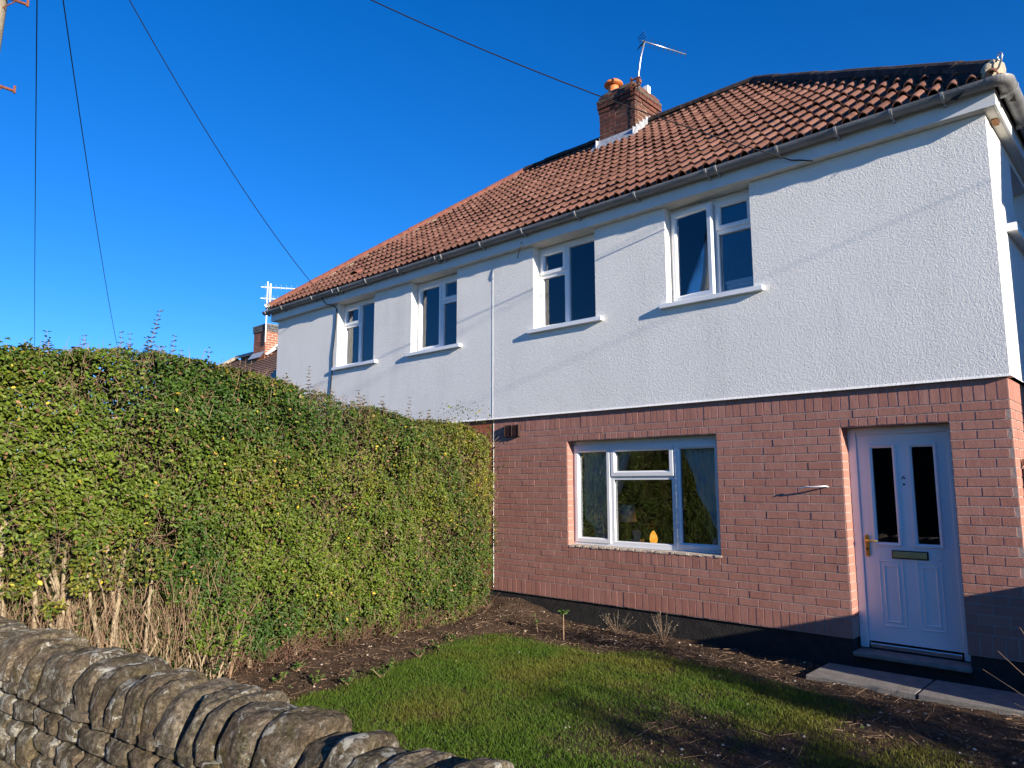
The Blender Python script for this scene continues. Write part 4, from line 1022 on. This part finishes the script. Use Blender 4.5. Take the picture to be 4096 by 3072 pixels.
# fine dry twigs low in the bare foot
n = 1500; y = rng.uniform(-5.7,-3.7,n); zb = rng.uniform(.02,.75,n)
P0 = np.stack([hX(y)-rng.uniform(.0,.5,n)-.02, y, zb],1); D = nrm(np.stack([rng.normal(0,.25,n), rng.normal(0,.3,n), np.ones(n)],1)); L = rng.uniform(.1,.4,n)
tag(np_obj('dry_twigs', twigs(P0, P0+D*L[:,None], rng.uniform(.0012,.0032,n)), TWIG_F, 'twig', None, hedge), kind='stuff')
n = 1000; y = rng.uniform(-3.9,-.7,n); zb = rng.uniform(.0,.10,n)
P0 = np.stack([hX(y)-rng.uniform(-.06,.4,n), y, zb+soil_h(hX(y),y)],1); D = nrm(np.stack([rng.normal(.3,.4,n), rng.normal(0,.5,n), np.ones(n)*.7],1)); L = rng.uniform(.06,.25,n)
tag(np_obj('dry_twigs', twigs(P0, P0+D*L[:,None], rng.uniform(.001,.003,n)), TWIG_F, 'twig_red', None, hedge), kind='stuff')
# stems
def stem(y0, x0, hgt, r, seed, lean=(0,0), fork=None):
    q = random.Random(seed); pts = []; p = Vector((x0, y0, -.03)); wob = Vector((0,0,0))
    n_ = 9
    for k in range(n_+1):
        pts.append(p.copy()); wob = wob*.6+Vector((q.uniform(-1,1), q.uniform(-1,1), 0))*.022
        p = p+Vector((lean[0]*hgt/n_, lean[1]*hgt/n_, hgt/n_))+wob
    m_ = MB(); m_.tube(pts, [r*(1.15-.5*k/n_) for k in range(n_+1)], 8)
    if fork:
        f0 = pts[fork]; fp = [f0]
        for k in range(4): fp.append(fp[-1]+Vector((q.uniform(-.02,.06), q.choice((-1,1))*.06+q.uniform(-.02,.02), .13)))
        m_.tube(fp, [r*.62*(1-.13*k) for k in range(5)], 7)
    m_.build('stem', 'stem', hedge, smooth=True)
sy = [-5.62,-5.5,-5.4,-5.3,-5.22,-5.13,-5.05,-4.98,-4.9,-4.82,-4.73,-4.62,-4.5]
for k, yv in enumerate(sy): stem(yv, float(hX(yv))-.05-.2*random.random(), random.uniform(.75,1.45), random.uniform(.013,.027), k, (random.uniform(-.16,-.02), random.uniform(-.2,.2)), random.choice((None,2,3,4)))
for k, yv in enumerate((-3.6,-3.1,-2.6,-2.0,-1.5,-1.0,-.75,-.58,-.5)): stem(yv, float(hX(yv))-.2-.1*random.random(), 1.3, .016, 50+k, (0,random.uniform(-.1,.1)))
for k in range(70):
    yv = random.uniform(-5.65,-3.8); stem(yv, float(hX(yv))-.06-.3*random.random(), random.uniform(.25,.62), random.uniform(.003,.008), 100+k, (random.uniform(-.1,.15), random.uniform(-.3,.3)))
# young shoots on top
SP, SQ, LP, LN, LT, LL, LC = [], [], [], [], [], [], []
def shoot(x, y_, z_, hgt, red=False, lean=None):
    d = nrm(np.array([random.uniform(-.15,.25), random.uniform(-.2,.2), 1.]) if lean is None else np.array(lean)); b_ = np.array([x, y_, z_]); SP.append(b_); SQ.append(b_+d*hgt)
    k_ = max(3, int(hgt/.034)); an = random.random()*3
    for q in range(k_):
        f = (q+.6)/k_; an += 1.57
        for s in (0, math.pi):
            o_ = np.array([math.cos(an+s), math.sin(an+s), .55]); LP.append(b_+d*hgt*f); LT.append(o_); LN.append(np.array([-o_[0]*.4,-o_[1]*.4,1.])); LL.append(random.uniform(.034,.055)*(1.1-.5*f)*(1.3 if red else 1))
            c_ = np.array([.10,.125,.045]) if not red else np.array([.16,.10,.075])
            if random.random() < .06: c_ = np.array([.40,.30,.05])
            LC.append(c_*random.uniform(.7,1.2))
for k in range(85):
    y_ = random.uniform(-5.7,-.6); x = float(hX(y_))-.12-.55*random.random()**1.5; shoot(x, y_, float(hT(y_))-.06, random.choice((.06,.08,.10,.12,.15,.2)))
shoot(-4.86,-4.62,2.42,.50,True,(.12,.16,1)); shoot(-4.9,-4.72,2.42,.2,True); shoot(-4.85,-4.5,2.42,.22)
shoot(-5.1,-3.05,2.30,.38); shoot(-5.2,-1.75,2.2,.3); shoot(-5.2,-2.35,2.22,.3); shoot(-5.1,-5.0,2.42,.28)
for y_ in (-.55,-.5,-.46,-.5,-.55,-.48): shoot(-5.12+random.uniform(-.02,.05), y_, random.uniform(.5,1.9), random.uniform(.12,.22), False, (.5,.75,.35))
LP, LN, LT = map(np.array, (LP, LN, LT)); LL = np.array(LL)
tag(np_obj('shoot_leaves', leaves(LP, nrm(LN), nrm(LT), LL, LL*.45), LEAF_F, 'leaf', np.array(LC), hedge), kind='stuff')
SP, SQ = np.array(SP), np.array(SQ); tag(np_obj('shoot_stems', twigs(SP, SQ, np.full(len(SP), .0022)), TWIG_F, 'twig', None, hedge), kind='stuff')

# ------------------------------------------------------------------ lawn, litter, small plants
N = 520000
x = rng.uniform(-4.9, 1.6, N); y = rng.uniform(-5.1, -.2, N)
ok = y > wy(x)+.12
px = x-CAM.x; py = y-CAM.y; zc = px*fw.x+py*fw.y-1.55*fw.z; xc = (px*r1.x+py*r1.y)/zc
ok &= (zc > .3) & (xc > -.78) & (xc < .85)
bare = soil_bare(x, y); ok &= rng.random(N) < (np.clip(1-bare*1.06, 0, 1)**1.3)*np.clip(.35+fbm(x,y,7.,80)*1.2, 0, 1)
x, y, bare = x[ok], y[ok], bare[ok]; n = len(x)
z = soil_h(x, y)-.003; g = fbm(x, y, 1.4, 90); g2 = fbm(x, y, 5., 93)
hgt = rng.uniform(.010,.028,n)*np.clip(1.25-bare, .5, 1.2)*(.7+.6*g2); ph = rng.uniform(0, 6.283, n); la = rng.uniform(.15,.9,n)*hgt; le = rng.uniform(0,6.283,n)
w = rng.uniform(.0013,.0026,n)
Pb = np.stack([x,y,z],1); sd_ = np.stack([np.cos(ph),np.sin(ph),0*ph],1)*w[:,None]; ldir = np.stack([np.cos(le),np.sin(le),0*le],1)*la[:,None]; hz_ = np.zeros((n,3)); hz_[:,2] = hgt
V = np.stack([Pb-sd_, Pb+sd_, Pb+ldir*.35+hz_*.6+sd_*.75, Pb+ldir*.35+hz_*.6-sd_*.75, Pb+ldir+hz_+sd_*.12, Pb+ldir+hz_-sd_*.12], 1)
gr = np.array([.072,.136,.013]); ye = np.array([.14,.145,.024]); br = np.array([.15,.105,.045])
t_ = np.clip((g-.46)*3.6+rng.normal(0,.28,n)+.28*np.clip((x+2.8)/3,0,1)+.25*np.clip((y+2.2)/1.5,0,1), 0, 1)[:,None]; c_ = gr*(1-t_)+ye*t_
t2 = np.clip((bare-.2)*1.7+(g2-.48)*1.5+rng.normal(0,.26,n)-.14, 0, 1)[:,None]; c_ = c_*(1-t2)+br*t2; c_ *= rng.uniform(.7,1.25,(n,1))
tag(np_obj('lawn_grass', V, [(0,1,2,3),(3,2,4,5)], 'grass', c_), 'short patchy green lawn grass in front of the house', 'grass', kind='stuff')
# leaf litter, chips and small stones over the beds
N = 26000; x = rng.uniform(-5.3,.6,N); y = rng.uniform(-4.9,-.05,N); b_ = soil_bare(x,y); ok = (rng.random(N) < np.where(b_ > .5, .9, .10)) & (y > wy(x)+.15); x, y = x[ok], y[ok]; n = len(x)
P = np.stack([x,y,soil_h(x,y)+rng.uniform(.0,.008,n)],1); Nn = nrm(rng.normal(0,.55,(n,3))+np.array([0,0,1.])); T = nrm(rng.normal(0,1,(n,3))*np.array([1,1,.2])); ln = rng.uniform(.006,.026,n)*np.where(rng.random(n)<.08,1.5,1)
pal = np.array([[.10,.065,.042],[.17,.11,.07],[.24,.17,.11],[.06,.04,.028],[.34,.27,.20],[.15,.08,.05],[.08,.11,.03]]); c_ = pal[rng.choice(7,n,p=[.28,.24,.14,.18,.06,.06,.04])]*rng.uniform(.7,1.25,(n,1))
tag(np_obj('leaf_litter', leaves(P,Nn,T,ln,ln*rng.uniform(.3,.7,n)), LEAF_F, 'litter', c_), 'brown leaf litter and bark scattered over the soil beds', 'leaf litter', kind='stuff')
n = 2200; x = rng.uniform(-5.2,.5,n); y = rng.uniform(-4.6,-.06,n); ok = soil_bare(x,y) > .45; x, y = x[ok], y[ok]; n = len(x); an = rng.uniform(0,6.283,n); L = rng.uniform(.03,.17,n)
P0 = np.stack([x,y,soil_h(x,y)+.006],1); P1 = P0+np.stack([np.cos(an)*L,np.sin(an)*L,rng.uniform(-.01,.03,n)],1)
tag(np_obj('fallen_twigs', twigs(P0,P1,rng.uniform(.0012,.003,n)), TWIG_F, 'twig'), 'thin fallen twigs lying on the soil beds', 'twigs', kind='stuff')
mb = MB()
for k in range(420):
    xx, yy_ = random.uniform(-5.0,.4), random.uniform(-4.6,-.06); bb = float(soil_bare(xx, yy_))
    if random.random() > (.9 if bb > .5 else .16): continue
    r = random.choice((.004,.006,.008,.012,.017)); zz = float(soil_h(xx,yy_)); q = [Vector(v_)*r*random.uniform(.7,1.2) for v_ in ((1,0,0),(-1,0,0),(0,.8,0),(0,-.8,0),(0,0,.6),(0,0,-.5))]
    mb.add([(xx+v_.x,yy_+v_.y,zz+r*.3+v_.z) for v_ in q], [(0,2,4),(2,1,4),(1,3,4),(3,0,4),(2,0,5),(1,2,5),(3,1,5),(0,3,5)])
tag(mb.build('pebbles', 'stack_mortar_far'), 'small pale stones scattered on the soil and lawn', 'stones', kind='stuff')
def plant(name, base, specs, label, cat, group=None, stemr=.003, leafmat='leaf', single=False):
    """specs: list of (stem tip offset, [(leaf pos fraction, tip dir, length, width, colour)])"""
    root = empty(name, base, label, cat, group); b_ = np.array(base); sp, sq, lp, lt, lnn, ll, lw, lc = [], [], [], [], [], [], [], []
    for tip, lv in specs:
        tip = np.array(tip); sp.append(b_); sq.append(b_+tip)
        for f, d, l_, w_, c_ in lv:
            d = np.array(d, float); lp.append(b_+tip*f); lt.append(d); lnn.append(np.array([-d[0]*.5,-d[1]*.5,1.])+rng.normal(0,.25,3)); ll.append(l_); lw.append(w_); lc.append(c_)
    np_obj('stalk', twigs(np.array(sp), np.array(sq), np.full(len(sp), stemr)), TWIG_F, 'twig', None, root)
    if lp and single:
        LV = leaves(np.array(lp), nrm(np.array(lnn)), nrm(np.array(lt)), np.array(ll), np.array(lw), .15)
        for k in range(len(lp)): np_obj('leaf', LV[k:k+1], LEAF_F, leafmat, np.array(lc[k:k+1]), root)
    elif lp: tag(np_obj('leaves', leaves(np.array(lp), nrm(np.array(lnn)), nrm(np.array(lt)), np.array(ll), np.array(lw), .15), LEAF_F, leafmat, np.array(lc), root), kind='stuff')
    return root
def rv(s=1.): return random.uniform(-s, s)
G1 = (.10,.19,.035)
gz = lambda x, y: float(soil_h(x, y))
plant('young_kale_plant', (-3.75,-.89,gz(-3.75,-.89)), [((.0,.0,.27), [(.9+.1*random.random(), (rv(),rv(),.25), random.uniform(.05,.08), .055, (.10,.17,.05)) for _ in range(11)])], 'small round-leaved green plant on a single stalk in the bed by the house', 'plant', stemr=.008, single=True)
plant('seedling', (-4.22,-.74,gz(-4.22,-.74)), [((rv(.05),rv(.05),.10+.05*k), [(.5+.15*j, (rv(),rv(),.4), .04, .028, G1) for j in range(4)]) for k in range(3)], 'low bright green seedling left of the single-stalked plant', 'plant', single=True)
def lavender(base, n_, hh, label):
    sp = []
    for k in range(n_):
        t_ = (rv(.22), rv(.10), hh*random.uniform(.45,1.)); sp.append((t_, [(random.uniform(.55,1.), (rv(),rv(),.8), random.uniform(.015,.03), .006, (.30,.28,.22)) for _ in range(10)]))
    plant('lavender', base, sp, label, 'plant', stemr=.0022)
lavender((-2.93,-.36,gz(-2.93,-.36)), 22, .30, 'bushy grey dried lavender against the black plinth')
lavender((-3.55,-.26,gz(-3.55,-.26)), 13, .24, 'sparse dried lavender stalks against the plinth left of the bushy one')
for k, (xx, yy_) in enumerate(((-4.18,-3.45),(-4.0,-3.25),(-3.98,-2.95),(-4.12,-2.75),(-4.28,-2.3),(-4.3,-2.05),(-4.5,-1.7),(-4.45,-3.6),(-4.6,-3.35))):
    plant('weed', (xx,yy_,gz(xx,yy_)), [((rv(.07),rv(.07),random.uniform(.03,.09)), [(random.uniform(.4,1), (rv(),rv(),.3), random.uniform(.025,.045), .022, (random.uniform(.07,.12),random.uniform(.14,.2),.035)) for _ in range(6)]) for _ in range(6)], 'small leafy green weed along the edge between hedge bed and lawn', 'weed', 'weeds at the bed edge')
plant('laurel_sprig', (-4.62,-3.92,.05), [((.10+rv(.05),rv(.06),.30+.09*k), [(.55+.11*j, (.6+rv(.5),rv(.9),.1), random.uniform(.07,.10), .034, (.17,.30,.03)) for j in range(5)]) for k in range(4)], 'bright lime green laurel sprig growing out of the hedge foot', 'plant', stemr=.004, single=True)
plant('bramble', (-4.50,-4.15,.05), [((.12+rv(.1),rv(.2),.2+.1*k), [(.4+.12*j, (.4+rv(.6),rv(.9),.1), random.uniform(.05,.075), .04, (.045,.09,.03)) for j in range(5)]) for k in range(4)], 'dark green bramble behind the garden wall below the hedge', 'plant', stemr=.003, single=True)
plant('dry_grass_clump', (.42,-.95,gz(.42,-.95)), [((-.52,.25,.42),[]), ((-.38,-.18,.20),[]), ((-.55,-.1,.36),[]), ((-.3,.3,.55),[]), ((-.36,.1,.62),[]), ((-.42,-.25,.07),[]), ((-.1,.1,.7),[]), ((.2,.1,.6),[])], 'pale dry straw stalks leaning in from the right edge beside the slabs', 'plant', stemr=.0028)

# ------------------------------------------------------------------ paving slabs, gate
for k, (xa, xb, ya, yb, lab) in enumerate(((-1.46,-.66,-.615,-.09,'grey concrete paving slab below the left half of the door'), (-.645,.20,-.60,-.08,'grey concrete paving slab below the right half of the door and corner'), (.215,1.0,-.59,-.07,'grey concrete paving slab beyond the house corner'))):
    o = MB().add([(xa,ya,-.03),(xb,ya+.02,-.03),(xb,yb,-.03),(xa,yb,-.03),(xa,ya,.022),(xb,ya+.02,.020),(xb,yb,.024),(xa,yb,.024)], [(0,3,2,1),(4,5,6,7),(0,1,5,4),(1,2,6,5),(2,3,7,6),(3,0,4,7)]).build('paving_slab', 'concrete', None, bevel=.006, loc=((xa+xb)/2,(ya+yb)/2,0)); tag(o, lab, 'paving slab')
gt = empty('side_gate', (.5,.26,-.05), 'brown timber side gate beside the right corner of the house', 'gate')
for k in range(9): MB().box(.012+k*.105, .012+k*.105+.1, .24, .262, -.02, 1.68+rv(.004)).build('plank', 'gate_wood', gt, bevel=.003)
MB().box(.012,.96,.225,.275,1.69,1.745).build('top_rail', 'gate_wood', gt, bevel=.004); MB().box(.012,.96,.263,.30,.3,.4).box(.012,.96,.263,.30,1.3,1.4).build('rail', 'gate_wood', gt)

# ------------------------------------------------------------------ beyond the frame: what throws the shadows in view
bn = empty('shadow_bin', (1.35,-.45,-.03), 'unseen dark wheelie bin added right of the frame to cast the low shadow on the front wall', 'bin')  # unseen blocker added for the low shadow by the door; bin shape is arbitrary
mb = MB(); mb.add([(1.12,-.74,-.03),(1.58,-.74,-.03),(1.58,-.2,-.03),(1.12,-.2,-.03),(1.06,-.80,.98),(1.64,-.80,.98),(1.64,-.12,.98),(1.06,-.12,.98)], [(0,3,2,1),(4,5,6,7),(0,1,5,4),(1,2,6,5),(2,3,7,6),(3,0,4,7)]); mb.build('body', 'bin', bn, bevel=.02)
MB().add([(1.04,-.83,.985),(1.66,-.83,.985),(1.66,-.10,.985),(1.04,-.10,.985),(1.06,-.80,1.05),(1.64,-.80,1.06),(1.64,-.12,1.09),(1.06,-.12,1.09)], [(0,3,2,1),(4,5,6,7),(0,1,5,4),(1,2,6,5),(2,3,7,6),(3,0,4,7)]).build('lid', 'bin', bn, bevel=.015)
for yy_ in (-.68,-.26):
    o = MB().lathe((0,0,-.03), [(.1,0),(.1,.06)], 16).build('wheel', 'black_plastic', bn); o.data.transform(Matrix.Translation(Vector((1.6,yy_,.07))-WL[bn.name]) @ Matrix.Rotation(R(90),4,'X') @ Matrix.Translation(WL[bn.name]))
def tree(base, hgt, spread, nl, leafsize, name, label, cols, trunk_r=.08, seed=0, bare=False):
    root = empty(name, base, label, 'shrub' if hgt < 2.5 else 'tree'); b_ = Vector(base); q = random.Random(seed)
    p0, p1, rr_ = [], [], []
    MB().tube([b_, b_+Vector((0,0,hgt*.35)), b_+Vector((q.uniform(-.1,.1),q.uniform(-.1,.1),hgt*.8))], [trunk_r,trunk_r*.75,trunk_r*.3], 8).build('trunk', 'stem', root, smooth=True)
    tips = []
    for k in range(60):
        a_ = q.uniform(0,6.283); s = b_+Vector((0,0,hgt*q.uniform(.12,.7))); e = b_+Vector((math.cos(a_)*spread*q.uniform(.3,1), math.sin(a_)*spread*q.uniform(.3,1), hgt*q.uniform(.3,1))); p0.append(s); p1.append(e); rr_.append(trunk_r*.2); tips.append(e)
        for j in range(4): f = s.lerp(e,q.uniform(.4,1)); g_ = f+Vector((q.uniform(-1,1),q.uniform(-1,1),q.uniform(-.2,1)))*spread*.3; p0.append(f); p1.append(g_); rr_.append(trunk_r*.08); tips.append(g_)
    np_obj('branches', twigs(np.array(p0),np.array(p1),np.array(rr_)), TWIG_F, 'twig', None, root)
    if nl:
        tt = np.array(tips)[rng.integers(0,len(tips),nl)]+rng.normal(0,spread*.12,(nl,3)); tt[:,2] = np.maximum(tt[:,2], base[2]+.03)
        l_ = rng.uniform(.7,1.3,nl)*leafsize
        tag(np_obj('crown', leaves(tt,nrm(rng.normal(0,.6,(nl,3))+np.array([0,0,.8])),nrm(rng.normal(0,1,(nl,3))),l_,l_*.55), LEAF_F, 'leaf', np.array(cols)*rng.uniform(.6,1.3,(nl,1)), root), kind='stuff')
    return root
tree((7.0,-2.62,0), 3.0, .5, 5200, .05, 'shrub', 'slim evergreen shrub right of the frame throwing a long shadow on the lawn', (.05,.09,.025), .03, 3)
tree((7.2,-4.05,0), 2.75, .5, 4600, .05, 'shrub', 'second slim shrub right of the frame nearer the garden wall', (.06,.09,.025), .03, 5)
tree((3.3,-2.35,0), .85, .35, 2500, .04, 'shrub', 'low twiggy shrub right of the frame beside the slabs', (.06,.09,.025), .02, 8)
tree((5.6,-3.35,0), 1.9, .45, 3200, .045, 'shrub', 'rounded shrub right of the frame behind the garden wall', (.06,.09,.025), .03, 9)
# right-hand neighbour, gable towards us
nb = empty('neighbour_house', (9,3,0), 'brick neighbour house standing to the right outside the frame', 'house')
MB().add([(5.4,-.46,-.05),(13,-.46,-.05),(13,8,-.05),(5.4,8,-.05),(5.4,-.46,5.4),(13,-.46,5.4),(13,8,5.4),(5.4,8,5.4),(9.2,-.46,8.2),(9.2,8,8.2)], [(0,1,5,8,4),(2,3,7,9,6),(1,2,6,5),(3,0,4,7)]).build('wall', 'brick_left', nb)
mb = MB(); coursed(mb, (5.2,-.58,5.3),(5.2,8.2,5.3),(9.2,8.2,8.3),(9.2,-.58,8.3),16); coursed(mb, (13.2,8.2,5.3),(13.2,-.58,5.3),(9.2,-.58,8.3),(9.2,8.2,8.3),16); mb.build('roof', 'tile_far', nb)
for xx in (6.3,8.4,10.6):
    for zz in (.9,3.4):
        w_ = MB().ring(xx,xx+1.1,zz,zz+1.2,.06,-.49,-.42,.01).box(xx+.52,xx+.58,-.485,-.43,zz+.06,zz+1.14).build('window','upvc',nb); MB().box(xx+.05,xx+1.05,-.475,-.47,zz+.05,zz+1.15).build('pane','glass',w_)
p2 = empty('telegraph_pole', (12,-13.9,0), 'plain wooden telegraph pole across the road right of the frame', 'pole'); MB().tube([(12,-13.9,-.15),(12,-13.9,11.2)], [.15,.11], 14).build('shaft','pole_wood',p2,smooth=True)
wire('overhead_wire', (12,-13.9,11.0), (5.35,-.5,6.45), .12, 'overhead wire beyond the right edge whose shadow crosses the white wall', .006)
wire('overhead_wire', (12,-13.9,10.6), (5.35,-.5,5.3), .12, 'lower overhead wire beyond the right edge from the same far pole', .004)
# tall dark hedge across the road
oh = empty('roadside_hedge', (-12,-15.5,0), 'dark hedge across the road mirrored in the ground-floor window', 'hedge')
MB().box(-46,14,-16.6,-15.3,-.16,3.0).build('core', 'wall_core', oh)
n = 26000; x = rng.uniform(-46,14,n); z = rng.uniform(-.1,3.9,n)**1; y = -15.25+rng.normal(0,.2,n)+np.where(z>3,-rng.random(n)*1.2,0); z = np.minimum(z, 3.1+.7*fbm(x,y,.8,120)); P = np.stack([x,y,z],1)
l_ = rng.uniform(.10,.20,n); c_ = np.array([.022,.021,.011])*rng.uniform(.4,1.6,(n,1)); k_ = rng.random(n)<.2; c_[k_] = np.array([.09,.06,.03])
tag(np_obj('foliage', leaves(P,nrm(rng.normal(0,.6,(n,3))+np.array([0,.8,.4])),nrm(rng.normal(0,1,(n,3))),l_,l_*.55), LEAF_F, 'leaf', c_, oh), kind='stuff')

# ------------------------------------------------------------------ next house to the left
fh = empty('far_house', (-19.6,4.3,0), 'far brick house with mossy brown tiled roof behind the hedge', 'house')
ex0, ex1, ey0, ey1, ez, rzz = -24.9,-14.3,1.0,7.6,3.1,5.55
MB().box(ex0+.3,ex1-.3,ey0+.3,ey1-.3,-.1,3.15).build('wall', 'stack_brick_far', fh)
ra, rb = (-21.6,4.3,rzz), (-17.6,4.3,rzz); mb = MB()
coursed(mb,(ex0,ey0,ez),(ex1,ey0,ez),rb,ra,26,.03); coursed(mb,(ex1,ey0,ez),(ex1,ey1,ez),rb,rb,26,.03); coursed(mb,(ex0,ey1,ez),(ex0,ey0,ez),ra,ra,26,.03); coursed(mb,(ex1,ey1,ez),(ex0,ey1,ez),ra,rb,26,.03)
fr_ = mb.build('roof', 'tile_far', fh)
hmf = hip_tile_mesh(.4,.12,'mortar_pale'); run_tiles('hip_tile',(ex1,ey0,ez+.03),(rb[0],rb[1],rb[2]+.04),hmf,.4,fr_); run_tiles('hip_tile',(ex0,ey0,ez+.03),(ra[0],ra[1],ra[2]+.04),hmf,.4,fr_); run_tiles('ridge_tile',(ra[0],4.3,rzz+.04),(rb[0],4.3,rzz+.04),hmf,.4,fr_)
fc = MB().box(-19.75,-19.15,3.95,4.6,4.9,5.2).build('chimney','stack_mortar_far',fh)
zt2 = stack(fc,-19.8,-19.08,3.9,4.65,5.15,16,'stack_brick_far','stack_mortar_far',crown=((13,16,.03,'slate_brick'),))
MB().box(-19.7,-19.2,4.0,4.55,zt2-.01,zt2+.05).build('flaunching','concrete',fc,bevel=.02)
MB().quad((-19.82,3.89,5.5),(-19.06,3.89,5.5),(-19.06,3.75,5.3),(-19.85,3.75,5.3)).build('apron','lead',fc); MB().quad((-19.07,3.9,5.4),(-19.07,4.3,5.78),(-18.9,4.3,5.66),(-18.9,3.9,5.36)).build('flashing','upvc',fc)
fa = empty('television_aerial', (-19.0,3.9,6.0), 'white double television aerial on a tall mast beyond the left gutter end', 'aerial')
MB().tube([(-18.98,3.85,5.75),(-18.98,3.85,7.62)],.022,8).tube([(-18.9,3.9,6.8),(-18.9,3.9,7.55)],.03,8).build('mast','upvc',fa,smooth=True)
for zz,le_ in ((7.45,1.5),(7.1,1.2)):
    MB().tube([(-19.1,3.7,zz),(-19.1+le_*.65,3.7+le_*.85,zz-.03)],.016,6).build('boom','upvc',fa)
    for k in range(10): MB().tube([(-19.0+le_*.065*k,3.78+le_*.08*k,zz-.0-.08),(-19.0+le_*.065*k,3.78+le_*.08*k,zz+.08)],.006,4).build('element','metal',fa)
fp = empty('far_chimney_pot', (-23.13,-.1,4.0), 'tiny red chimney pot with black cowl just above the hedge top at left', 'chimney')
MB().box(-23.6,-22.8,-.6,.3,4.0,5.25).build('stack','stack_brick_far',fp); MB().lathe((-23.13,0,5.25),[(.13,0),(.12,.2)],14).build('pot','clay',fp,smooth=True)
MB().lathe((-23.13,0,5.46),[(.11,0),(.11,.13),(.15,.135),(.15,.15)],14).build('cowl','dark_metal',fp)
